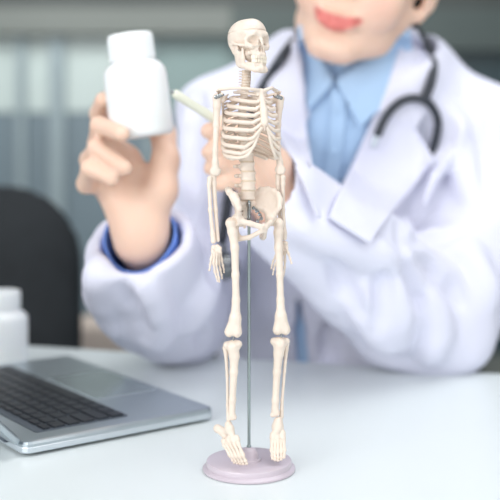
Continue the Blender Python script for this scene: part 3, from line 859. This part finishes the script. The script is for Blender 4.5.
# torso
for c, r in ((P(348, 200, 1.31), (.155, .095, .17)), (P(345, 330, 1.34), (.14, .095, .17)), (Vector((.12, 1.37, .58)), (.16, .12, .12))):
    v.ell(c, r, .05)
v.cone(S1, S2, .045, .045, .04); v.cone(P(340, 130, 1.30), P(365, 130, 1.30), .065, .065, .04)
for s_ in (-1, 1): v.poly([(.12 + s_ * .09, 1.37, .56), (.12 + s_ * .11, 1.12, .52)], [.085, .06], .03)
# neck and head
v.poly([NB, P(362, 62, 1.275), H(0, .125, .085)], [.054, .048, .052], .015)
def he(c, r, k, op='u', rx=None):
    rot = HRm if rx is None else HRm @ rx
    v.ell(H(*c), r, k, op, rot)
he((0, .105, .150), (.073, .092, .085), .0)          # skull
he((0, .060, .110), (.062, .060, .084), .025)         # face
he((0, .050, .052), (.043, .046, .040), .025)         # jaw
he((0, .013, .017), (.018, .017, .014), .02)        # chin
for s_ in (-1, 1):
    he((s_ * .036, .028, .080), (.028, .024, .030), .02)    # cheeks
    v.poly([H(s_ * .057, .085, .074), H(s_ * .041, .054, .040), H(s_ * .017, .020, .017)], [.012, .012, .011], .02)
    he((s_ * .031, .010, .122), (.016, .012, .011), .008, 's')
    he((s_ * .031, .021, .121), (.0135, .012, .0105), .004)
    v.poly([H(s_ * .012, .006, .137), H(s_ * .03, .003, .141), H(s_ * .05, .018, .136)], [.006, .007, .005], .01)
    # ear
    ec = H(s_ * .078, .098, .108)
    v.poly([H(s_ * .071, .090, .128), H(s_ * .080, .098, .134), H(s_ * .083, .108, .120), H(s_ * .079, .104, .098), H(s_ * .072, .093, .082)], [.006, .0055, .0055, .006, .0085], .006)
    he((s_ * .076, .098, .110), (.005, .013, .02), .005)
# nose, lips
v.poly([H(0, .006, .128), H(0, -.006, .105), H(0, -.017, .088)], [.007, .0085, .0105], .012)
for s_ in (-1, 1):
    he((s_ * .011, -.004, .084), (.008, .010, .007), .006)
    he((s_ * .0065, -.010, .0775), (.003, .004, .003), .002, 's')
mo = [(-.028, .0105, .0560), (-.018, -.0005, .0500), (0, -.0055, .0465), (.018, -.0005, .0500), (.028, .0105, .0560)]
v.poly([H(x, y, z + .0045) for x, y, z in mo], [.0022, .0038, .0042, .0038, .0022], .005)
v.poly([H(x, y + .0005, z - .0055) for x, y, z in mo], [.0022, .0044, .0054, .0044, .0022], .005)
v.poly([H(x, y - .0065, z) for x, y, z in mo], [.0010, .0020, .0022, .0020, .0010], .002, 's')
# arms
v.poly([S1, E1, W1], [.045, .036, .024], .02); v.poly([S2, M2, E2, W2], [.046, .042, .037, .025], .02)
def fingers(L_, r0=.0092):
    for pts in L_:
        pp = [P(*p) for p in pts]; n_ = len(pp)
        v.poly(pp, [r0 * (1.12 - .09 * i_) for i_ in range(n_)], .004)
h1 = [[(128, 160, 1.012), (108, 136, 1.010), (98, 114, .992), (103, 99, .968)],
      [(120, 166, 1.010), (97, 144, .995), (99, 125, .955), (122, 134, .926)],
      [(112, 174, 1.005), (89, 160, .985), (97, 147, .952), (125, 168, .938)],
      [(108, 184, 1.0), (86, 184, .975), (90, 168, .950), (112, 179, .942)]]
fingers(h1)
pw = P(141, 238, 1.0)
for i_, f_ in enumerate(h1):
    v.cone(pw, P(*f_[0]), .021, .0135, .012)
v.cone(P(143, 225, 1.0), P(140, 180, 1.004), .024, .016, .012)
v.poly([P(146, 220, .998), P(160, 190, .990), P(166, 160, .998), P(163, 134, 1.008), P(156, 112, 1.008)], [.020, .0165, .0125, .0115, .0095], .01)
h2 = [[(252, 152, .962), (235, 134, .948), (220, 129, .938), (208, 131, .934)],
      [(250, 163, .967), (231, 147, .948), (218, 147, .938), (209, 152, .938)],
      [(251, 175, .972), (232, 163, .952), (219, 163, .943), (211, 168, .945)],
      [(254, 186, .976), (238, 179, .958), (227, 180, .952), (219, 184, .953)]]
fingers(h2)
for f_ in h2: v.cone(P(284, 208, .985), P(*f_[0]), .022, .0140, .012)
v.poly([P(283, 200, .975), P(272, 165, .955), P(256, 141, .935), P(238, 129, .921), P(224, 124, .918)], [.020, .017, .0125, .011, .0095], .01)
body = v.build('body', 'skin', doc, off=OFF, smooth=2)
# lip colour as a point attribute, by distance to the mouth line
me = body.data
co = np.zeros(len(me.vertices) * 3, np.float32); me.vertices.foreach_get('co', co); co = co.reshape(-1, 3) + np.array(OFF)
inv = np.array(HM.inverted()); lc_ = co @ inv[:3, :3].T + inv[:3, 3]
t = np.zeros(len(co), np.float32)
mid = .0465 + .0095 * (np.abs(lc_[:, 0]) / .0285) ** 2
up = .0072 * np.sqrt(np.clip(1 - (lc_[:, 0] / .029) ** 2, 0, 1)); dn = .0105 * np.sqrt(np.clip(1 - (lc_[:, 0] / .029) ** 2, 0, 1))
dz = lc_[:, 2] - mid
ms = (lc_[:, 1] < .03) & (dz < up) & (dz > -dn) & (np.abs(lc_[:, 0]) < .029)
sm = lambda q: np.clip(q / .0022 + .5, 0, 1)
t = (.85 * (lc_[:, 1] < .03) * sm(up - dz) * sm(dz + dn) * sm(.029 - np.abs(lc_[:, 0]))).astype(np.float32)
ck = np.exp(-(((np.abs(lc_[:, 0]) - .042) / .018) ** 2 + ((lc_[:, 2] - .078) / .02) ** 2)) * (lc_[:, 1] < .07) * (np.abs(lc_[:, 0]) < .09)
t = np.maximum(t, (ck * .16).astype(np.float32))
at = me.attributes.new('tint', 'FLOAT', 'POINT'); at.data.foreach_set('value', t)
for s_ in (-1, 1):
    a = MB(OFF); c = H(s_ * .031, .0222, .121)
    a.lathe([(.0115 * math.sin(math.pi * (i_ + .02) / 12.04), -.0115 * math.cos(math.pi * (i_ + .02) / 12.04)) for i_ in range(13)], c=c, n=24)
    ey_ = a.build('eye', 'eye', doc)
    a = MB(OFF); a.lathe([(.0055, -.0012), (.0055, 0), (.003, .0012), (.0002, .0016)], c=H(s_ * .031, .0109, .121), n=20, rot=HRm @ Matrix.Rotation(R(90), 3, 'X'))
    a.build('iris', 'iris', ey_)
for s_ in (-1, 1):
    a = MB(OFF); a.tube([H(s_ * .014, .000, .139), H(s_ * .030, -.002, .145), H(s_ * .050, .013, .139)], [.0024, .0034, .0014], n=8); a.build('eyebrow', 'hair', doc)
# hair (short, dark)
v = Vox(np.array(H(0, .1, .16)) - .15, np.array(H(0, .1, .16)) + .15, .003)
v.ell(H(0, .112, .165), (.083, .098, .088), .0, 'u', HRm)
v.ell(H(0, .14, .10), (.072, .07, .075), .02, 'u', HRm)
v.ell(H(0, .0, .092), (.062, .088, .078), .010, 's', HRm)
v.poly([H(-.05, .020, .168), H(-.01, .006, .178), H(.035, .012, .172), H(.062, .045, .150)], [.012, .016, .016, .012], .02)
for s_ in (-1, 1): v.ell(H(s_ * .084, .088, .092), (.026, .026, .040), .008, 's', HRm)
v.ell(H(0, .12, .0), (.12, .12, .05), .01, 's', HRm)
v.build('hair', 'hair', doc, off=OFF)

# shirt
v = Vox((-.12, 1.08, .50), (.36, 1.46, 1.16), .0035)
for c, r in ((P(348, 200, 1.31), (.165, .108, .175)), (P(345, 330, 1.34), (.15, .108, .18)), (Vector((.12, 1.37, .62)), (.165, .125, .10))):
    v.ell(c, r, .05)
v.cone(P(310, 126, 1.26), P(390, 126, 1.27), .052, .052, .05)
v.cone(P(340, 120, 1.26), P(365, 120, 1.27), .086, .086, .04)
v.poly([P(350, 112, 1.262), P(352, 92, 1.262), P(354, 68, 1.262)], [.086, .080, .077], .02)
nk = P(362, 62, 1.275)
v.cone(P(352, 84, 1.266), P(356, 0, 1.25), .060, .068, .004, 's')
v.poly([P(336, 72, 1.19), P(342, 30, 1.16)], [.010, .05], .01, 's')      # open at the throat
shirt = v.build('shirt', 'shirt', doc, off=OFF, smooth=3)

def bvh_of(objs):
    vs = []; ps = []
    for o in objs:
        n = len(vs); q0 = Vector(OFF)
        vs += [p.co + q0 for p in o.data.vertices]
        ps += [tuple(i + n for i in p.vertices) for p in o.data.polygons]
    return BVHTree.FromPolygons(vs, ps)
CAMP = Vector((0, 0, CZ))
def hit(tree, px, py, off=.0, default=1.2):
    d = (P(px, py, 1.0) - CAMP).normalized()
    h = tree.ray_cast(CAMP, d)
    p = h[0] if h[0] is not None else P(px, py, default)
    return p - d * off
def inside(x, y, poly):
    c = False; n = len(poly); j = n - 1
    for i in range(n):
        if (poly[i][1] > y) != (poly[j][1] > y) and x < (poly[j][0] - poly[i][0]) * (y - poly[i][1]) / (poly[j][1] - poly[i][1]) + poly[i][0]: c = not c
        j = i
    return c
def cloth_piece(name, quad, tree, m, off=.006, thick=.003, n=14, parent=doc, lift=None, default=1.2):
    """a flap of cloth between two edge lines (each a list of points) laid over the surface below it"""
    Lp, Rp = quad
    def along(L_, t):
        f = t * (len(L_) - 1); i = min(int(f), len(L_) - 2); f -= i
        return (L_[i][0] * (1 - f) + L_[i + 1][0] * f, L_[i][1] * (1 - f) + L_[i + 1][1] * f)
    nu, nv = 12, 24
    G = np.zeros((nv + 1, nu + 1, 3))
    for j in range(nv + 1):
        l = along(Lp, j / nv); r = along(Rp, j / nv)
        for i in range(nu + 1):
            s = i / nu
            G[j, i] = hit(tree, l[0] * (1 - s) + r[0] * s, l[1] * (1 - s) + r[1] * s, 0, default)
    # relax depth
    for _ in range(4):
        Y = G[:, :, 1].copy()
        Yp = np.pad(Y, 1, mode='edge')
        Yn = (Yp[:-2, 1:-1] + Yp[2:, 1:-1] + Yp[1:-1, :-2] + Yp[1:-1, 2:]) / 4
        Yn = np.minimum(Yn, Y)
        G *= (Yn / Y)[:, :, None] * np.array([1, 1, 0]) + np.array([0, 0, 1])
        G[:, :, 2] = CZ + (G[:, :, 2] - CZ) * (Yn / Y)
    a = MB(OFF); vs = []
    for j in range(nv + 1):
        for i in range(nu + 1):
            p = Vector(G[j, i]); d = (p - CAMP).normalized()
            e = off + (lift(i / nu, j / nv) if lift else 0)
            vs.append(p - d * e)
    fs = [(j * (nu + 1) + i, j * (nu + 1) + i + 1, (j + 1) * (nu + 1) + i + 1, (j + 1) * (nu + 1) + i) for j in range(nv) for i in range(nu)]
    a.add(vs, fs)
    o = a.build(name, m, parent)
    s = o.modifiers.new('solid', 'SOLIDIFY'); s.thickness = thick; s.offset = 0
    b = o.modifiers.new('bev', 'BEVEL'); b.width = thick * .4; b.segments = 2; b.limit_method = 'ANGLE'
    return o
st = bvh_of([shirt])
cloth_piece('shirt_collar', ([(298, 26), (300, 60), (304, 88), (309, 110)], [(303, 24), (316, 52), (333, 79), (331, 86)]), st, 'shirt', .008, .003, default=1.16, lift=lambda s, t: .004 * t)
cloth_piece('shirt_collar', ([(408, 22), (374, 54), (352, 70), (336, 80)], [(412, 50), (398, 82), (384, 106), (360, 127)]), st, 'shirt', .008, .003, default=1.18, lift=lambda s, t: .004 * s)
cloth_piece('button_placket', ([(330, 88), (330, 120), (326, 160), (321, 215), (318, 260)], [(346, 92), (346, 120), (342, 160), (337, 215), (334, 260)]), st, 'shirt', .003, .003)
for (x_, y_) in ((337, 110), (334, 150), (331, 190)):
    p = hit(st, x_, y_, .007); a = MB(OFF)
    a.lathe([(.0045, -.0008), (.005, 0), (.0045, .0009), (.0002, .0005)], c=p, n=16, rot=Matrix.Rotation(R(90), 3, 'X'))
    a.build('button', 'shirt', doc)

# white coat
v = Vox((-.20, .86, .44), (.46, 1.56, 1.15), .0038)
for c, r in ((P(348, 205, 1.31), (.185, .128, .185)), (P(345, 330, 1.345), (.172, .132, .18)), (Vector((.12, 1.37, .60)), (.19, .15, .13))):
    v.ell(c, r, .05)
v.poly([S1, P(300, 100, 1.26), P(400, 102, 1.28), S2], [.054, .070, .072, .058], .04)
v.cone(P(330, 100, 1.27), P(372, 98, 1.28), .092, .095, .03)
v.poly([P(262, 92, 1.27), P(305, 52, 1.27)], [.04, .032], .03); v.poly([P(440, 96, 1.29), P(402, 52, 1.27)], [.042, .034], .03)
v.poly([S1, P(209, 200, 1.225), E1 + Vector((.006, 0, .004))], [.054, .056, .050], .025)
v.poly([S2, P(484, 225, 1.235), E2], [.060, .070, .060], .03)
# open front: wedge cut away
def wedge(X, Y, Z):
    zt, zb_ = CZ + .145, CZ - .075
    f = np.clip((Z - zb_) / (zt - zb_), 0, 1)
    # left and right edges of the opening at this height
    cx0 = .0875 - .030 * f; cx1 = .0925 + .100 * f
    d = np.maximum(np.maximum(cx0 - X, X - cx1), np.maximum(zb_ - Z, Y - 1.262))
    return d
v.func((-.1, .9, .85), (.4, 1.27, 1.2), wedge, .008, 's')
# hollow for neck and inside
v.cone(NB + Vector((0, 0, -.02)), NB + (nk - NB) * 2.5, .072, .078, .008, 's')
v.poly([P(352, 105, 1.262), P(352, 92, 1.262), P(360, 60, 1.262)], [.086, .082, .080], .006, 's')
v.ell(P(348, 200, 1.305), (.168, .111, .178), .01, 's')
v.cone(P(318, 124, 1.26), P(380, 124, 1.26), .056, .056, .02, 's')
# sleeve folds
rnd = random.Random(7)
EL = lambda a_, b_, t_: a_.lerp(b_, t_)
v.poly([E1, EL(E1, W1, .45), EL(E1, W1, 1.2)], [.048, .054, .053], .02)
v.poly([P(134, 262, 1.01), P(140, 300, 1.07), P(172, 316, 1.13)], [.048, .048, .05], .02)
v.poly([E2, EL(E2, W2, .5), EL(E2, W2, 1.0)], [.058, .058, .050], .03)
v.poly([E2 + Vector((-.06, -.01, -.008)), EL(E2, W2, .55) + Vector((0, .01, -.022)), EL(E2, W2, .92) + Vector((.0, 0, -.016))], [.038, .040, .034], .02)
v.poly([P(310, 234, 1.0), P(370, 264, 1.04), P(415, 288, 1.09)], [.026, .032, .042], .02)
for pts, r in (
    ([(402, 262, 1.10), (425, 292, 1.075), (438, 330, 1.07)], .007),
    ([(408, 250, 1.12), (440, 278, 1.10), (460, 318, 1.09)], .008),
    ([(392, 262, 1.08), (400, 300, 1.055), (398, 345, 1.06)], .007),
    ([(410, 244, 1.13), (455, 240, 1.15), (495, 222, 1.17)], .009),
    ([(400, 200, 1.165), (403, 225, 1.155), (402, 250, 1.14)], .006),
    ([(455, 120, 1.20), (440, 160, 1.18), (425, 205, 1.165)], .008),
    ([(350, 255, 1.015), (375, 285, 1.03), (385, 330, 1.06)], .008),
    ([(330, 235, .985), (320, 270, 1.0), (330, 300, 1.02)], .007),
    ([(210, 130, 1.19), (206, 190, 1.17), (196, 260, 1.14)], .008),
    ([(240, 150, 1.19), (226, 210, 1.17), (205, 290, 1.14)], .008),
    ([(150, 285, 1.05), (175, 305, 1.09), (205, 318, 1.12)], .007),
    ([(128, 290, 1.02), (150, 318, 1.07), (180, 340, 1.12)], .006)):
    v.poly([P(*q_) for q_ in pts], [r * .6, r, r * .5], .022)
# cuffs hollow
v.cone(EL(E1, W1, .55), EL(E1, W1, 1.35), .036, .043, .004, 's')
pA, pB, pC = P(92, 206, 1.05), P(176, 196, 1.05), P(130, 266, .965)
pn = (pB - pA).cross(pC - pA).normalized()
if pn.z < 0: pn = -pn
v.func((-.20, .9, .82), (-.03, 1.09, 1.0), lambda X, Y, Z: np.maximum(-((X - pA.x) * pn.x + (Y - pA.y) * pn.y + (Z - pA.z) * pn.z), X + .055), .004, 's')
v.cone(EL(E2, W2, .75), EL(E2, W2, 1.3), .034, .039, .004, 's')
for pts, rr_ in (([(430, 236), (470, 256), (492, 300)], .008), ([(395, 285), (398, 318), (395, 345)], .007), ([(432, 300), (438, 330), (430, 356)], .008),
    ([(300, 225), (345, 245), (392, 262)], .008), ([(210, 235), (206, 280), (190, 325)], .009), ([(100, 262), (98, 295), (112, 330)], .007), ([(150, 285), (158, 318), (160, 345)], .008),
    ([(445, 110), (462, 150), (470, 200)], .009), ([(360, 290), (372, 318), (385, 345)], .008), ([(190, 110), (188, 150), (186, 200)], .007), ([(212, 95), (214, 150), (210, 200)], .008)):
    v.fold(pts, rr_, .022, 'u')
for pts, rr_ in (([(452, 116), (446, 132), (438, 148), (430, 166)], .006), ([(398, 196), (402, 222), (404, 250)], .007), ([(410, 242), (436, 236), (462, 230)], .006),
    ([(418, 256), (436, 270), (452, 288), (461, 304)], .007), ([(404, 262), (414, 284), (420, 306)], .006), ([(200, 222), (212, 250), (217, 284)], .007),
    ([(178, 232), (152, 262), (128, 286)], .005), ([(127, 290), (138, 312), (148, 338)], .005), ([(203, 318), (204, 350)], .006), ([(332, 262), (346, 290), (362, 322)], .006),
    ([(200, 100), (199, 145), (197, 192)], .006), ([(470, 84), (483, 130), (489, 180)], .006), ([(331, 322), (329, 342), (326, 362)], .007), ([(380, 275), (384, 305), (378, 335)], .005)):
    v.fold(pts, rr_, .012, 's')
v.poly([P(299, 300, 1.22), P(300, 330, 1.22), P(301, 375, 1.22)], [.002, .006, .008], .006, 's', sq=(1, .12, 1))
rs = np.random.RandomState(3)
waves = [(rs.normal(0, 1, 3) * 26, rs.uniform(0, 6.3), .0015) for _ in range(7)] + [(rs.normal(0, 1, 3) * 55, rs.uniform(0, 6.3), .0006) for _ in range(6)]
def wrinkle(V):
    d = sum(np.sin(V @ kx + ph + 1.2 * np.sin(V @ (kx[::-1] * .6))) * am for kx, ph, am in waves)
    c0 = np.array([[.12, 1.33, 0]]); dirv = V - c0; dirv[:, 2] = 0
    dirv /= np.linalg.norm(dirv, axis=1)[:, None] + 1e-6
    return V + dirv * d[:, None]
coat = v.build('white_coat', 'coat', doc, off=OFF, smooth=2, post=wrinkle)
ct = bvh_of([coat]); cs = bvh_of([coat, shirt])
# lapels and collar
cloth_piece('lapel', ([(298, 36), (284, 52), (268, 84), (262, 112), (296, 168), (318, 216)], [(302, 34), (302, 70), (305, 110), (308, 145), (314, 180), (320, 218)]), cs, 'coat', .008, .0035, parent=coat, lift=lambda s, t: .004 * (1 - s), default=1.17)
cloth_piece('lapel', ([(396, 60), (385, 92), (369, 128), (352, 165), (338, 195), (329, 217)], [(406, 118), (434, 160), (416, 183), (392, 212), (378, 230), (370, 243)]), cs, 'coat', .009, .0035, parent=coat, lift=lambda s, t: .008 * s, default=1.17)
cloth_piece('coat_collar', ([(404, 22), (398, 52), (388, 84), (378, 112)], [(416, 30), (432, 62), (432, 100), (414, 130)]), cs, 'coat', .013, .0035, parent=coat, lift=lambda s, t: .003 * s, default=1.2)
# shirt cuff
def cuffring(a0, a1, r0, r1, m, name, th=.002):
    a = MB(OFF); d = (a1 - a0); q_ = d.to_track_quat('Z', 'Y').to_matrix(); l_ = d.length
    n = 48; vs = []; fs = []
    prof = [(r0, 0), (r0 * .5 + r1 * .5, l_ * .5), (r1, l_), (r1 - th, l_), (r0 * .5 + r1 * .5 - th, l_ * .5), (r0 - th, 0)]
    for (r, z) in prof:
        for k in range(n):
            an = 2 * math.pi * k / n; rr = r * (1 + .04 * math.sin(3 * an + z * 60))
            vs.append(a0 + q_ @ Vector((rr * math.cos(an), rr * math.sin(an), z)))
    for i in range(6):
        for k in range(n):
            fs.append((i * n + k, i * n + (k + 1) % n, ((i + 1) % 6) * n + (k + 1) % n, ((i + 1) % 6) * n + k))
    a.add(vs, fs); return a.build(name, m, doc)
cuffring(EL(E1, W1, .55), EL(E1, W1, 1.04), .031, .037, 'cuff', 'shirt_cuff')
cuffring(EL(E2, W2, .72), EL(E2, W2, .96), .030, .031, 'cuff', 'shirt_cuff')
# trousers and shoes, under the desk
v = Vox((-.12, .80, .02), (.36, 1.56, .68), .006)
v.ell((.12, 1.38, .56), (.17, .14, .10), .04)
for s_ in (-1, 1):
    v.poly([(.12 + s_ * .09, 1.36, .56), (.12 + s_ * .115, .98, .53), (.12 + s_ * .12, .96, .10)], [.09, .065, .048], .03)
v.build('trousers', 'trouser', doc, off=OFF)
for s_ in (-1, 1):
    v = Vox((.12 + s_ * .12 - .08, .72, -.01), (.12 + s_ * .12 + .08, 1.06, .16), .004)
    v.poly([(.12 + s_ * .12, .98, .05), (.12 + s_ * .12, .90, .045), (.12 + s_ * .125, .80, .035)], [.042, .045, .035], .02)
    v.cone((.12 + s_ * .12, .97, .05), (.12 + s_ * .12, .96, .10), .04, .04, .02)
    v.func((-1, 0, -1), (1, 2, .0), lambda X, Y, Z: Z - .0, 0, 's')
    v.build('shoe', 'shoe', doc, off=OFF)

# stethoscope, lying over the coat collar
allc = bvh_of([o for o in doc.children_recursive if o.type == 'MESH' and o.name.split('.')[0] in ('white_coat', 'lapel', 'coat_collar', 'shirt')])
def over(pts, off):
    out = []
    for p in pts:
        out.append(hit(allc, p[0], p[1], off, 1.2))
    for _ in range(2):
        for i in range(1, len(out) - 1):
            y = (out[i - 1].y + out[i + 1].y) / 2
            if y < out[i].y: out[i] = P(pts[i][0], pts[i][1], y)
    return out
rt = P(430, 50, 1.255)
steth = thing('stethoscope', (rt.x, rt.y, rt.z), 'charcoal stethoscope hung round the neck over the white coat collar', 'stethoscope')
SO = Vector(steth.location)
back = [P(300, 30, 1.25), P(318, 15, 1.335), P(352, 8, 1.365), P(392, 14, 1.345), P(416, 30, 1.28)]
rsp = over([(425, 44), (431, 56), (433, 68), (431, 82), (425, 98)], .010)
lsp = over([(297, 36), (284, 54), (272, 72), (262, 88), (252, 112), (244, 138), (236, 168), (230, 195), (225, 222), (222, 240)], .009)
a = MB(SO); a.tube(rsp[::-1] + back[::-1] + lsp, .0060, n=14, step=6); a.build('rubber_tube', 'rubber', steth)
arch = over([(378, 134), (383, 122), (391, 110), (402, 101), (414, 98), (426, 101), (434, 110), (438, 122), (436, 138), (431, 154)], .011)
a = MB(SO); a.tube(arch, .0050, n=14, step=6); a.build('ear_tube', 'rubber', steth)
a = MB(SO); e0 = arch[0]; e1 = over([(373, 146)], .012)[0]; a.tube([e0, e1], .0034, n=12); a.build('ear_tube_tip', 'alu_edge', steth)
cp_ = over([(226, 266)], .012)[0]
a = MB(SO); a.lathe([(.002, -.006), (.014, -.006), (.016, -.002), (.015, .003), (.010, .007), (.006, .011), (.001, .012)], c=cp_, n=40, rot=Matrix.Rotation(R(80), 3, 'X'))
a.tube([lsp[-1], cp_ + Vector((0, 0, .014))], .0038, n=10)
a.build('chest_piece', 'steel', steth)

# pen in the other hand
p0, p1 = P(171, 91, .905), P(262, 149, .95)
pen = thing('pen', p0, 'cream pen held in the fingers and pointing at the raised bottle', 'pen')
a = MB(p0); d = (p1 - p0)
a.tube([p0 + d * .05, p0 + d * .5, p1], [.0042, .0045, .0044], n=14); a.build('barrel', 'pen', pen)
a = MB(p0); a.tube([p0, p0 + d * .05], [.0012, .0035], n=12); a.build('tip', 'steel', pen)

# ------------------------------------------------------------------ chairs
def office_chair(x, y, rz_, label, back_h=.50, zt=.92, arms=True):
    t = thing('office_chair', (x, y, 0), label, 'chair', rz_)
    # local: seat faces -y
    v = Vox((-.30, -.32, .38), (.30, .30, .54), .012)
    v.func((-.3, -.32, .38), (.3, .3, .54), lambda X, Y, Z: np.sqrt(np.maximum(np.abs(X) - .18, 0) ** 2 + np.maximum(np.abs(Y) - .18, 0) ** 2 + (np.maximum(np.abs(Z - .455) - .005, 0) * 1.6) ** 2) - .055)
    v.build('seat', 'black', t)
    v = Vox((-.32, .14, zt - back_h - .05), (.32, .40, zt + .05), .012)
    zc = zt - back_h / 2
    v.func((-.32, .14, zt - back_h - .05), (.32, .4, zt + .05), lambda X, Y, Z: np.sqrt(np.maximum(np.abs(X) - (.235 - .13), 0) ** 2 + np.maximum(np.abs(Z - zc) - (back_h / 2 - .13), 0) ** 2 + (np.maximum(np.abs(Y - .26 + .12 * X * X * 4) - .004, 0) * 5) ** 2) - .13)
    v.build('backrest', 'black', t)
    a = MB(); a.tube([(0, .10, .42), (0, .30, .42), (0, .32, .52), (0, .29, .66)], .02, n=12); a.build('back_bracket', 'blackp', t)
    a = MB(); a.lathe([(.032, .07), (.032, .26), (.022, .262), (.022, .42)], n=24); a.build('gas_post', 'blackp', t)
    for k in range(5):
        an = R(72 * k + 18)
        a = MB(); a.tube([(0, 0, .10), (.15 * math.cos(an), .15 * math.sin(an), .085), (.29 * math.cos(an), .29 * math.sin(an), .07)], [.028, .022, .016], n=10); lg = a.build('leg', 'blackp', t)
        a = MB(); a.lathe([(.006, -.022), (.024, -.022), (.027, -.018), (.027, .018), (.024, .022), (.006, .022)], c=(.29 * math.cos(an), .29 * math.sin(an), .0275), n=20, rot=Matrix.Rotation(R(90), 3, 'X')); a.build('caster', 'blackp', lg)
    if arms:
        for s_ in (-1, 1):
            a = MB(); a.tube([(s_ * .19, 0, .42), (s_ * .28, 0, .44), (s_ * .30, .02, .55), (s_ * .30, .02, .655)], .016, n=10); am = a.build('arm_support', 'blackp', t)
            a = MB(); a.box((s_ * .30, 0, .67), (.07, .26, .035), bev=.02); a.build('armrest', 'blackp', am)
    return t
office_chair(-.455, 1.92, R(168), 'black office chair with rounded back standing behind the left side of the desk', back_h=.56, zt=.94)
office_chair(.15, 1.42, 0, 'black office chair under the seated person, its armrest showing at the right edge', zt=.90)
# pale upholstered stool far left
t = thing('stool', (-.355, 2.25, 0), 'small pale beige upholstered stool behind the black chair on the left', 'stool')
a = MB(); a.box((0, 0, .535), (.17, .17, .16), bev=.05); a.build('seat', 'beige', t)
for sx in (-1, 1):
    for sy in (-1, 1):
        a = MB(); a.tube([(sx * .07, sy * .07, .455), (sx * .085, sy * .085, .012)], [.014, .011], n=10); a.build('leg', 'wood', t)
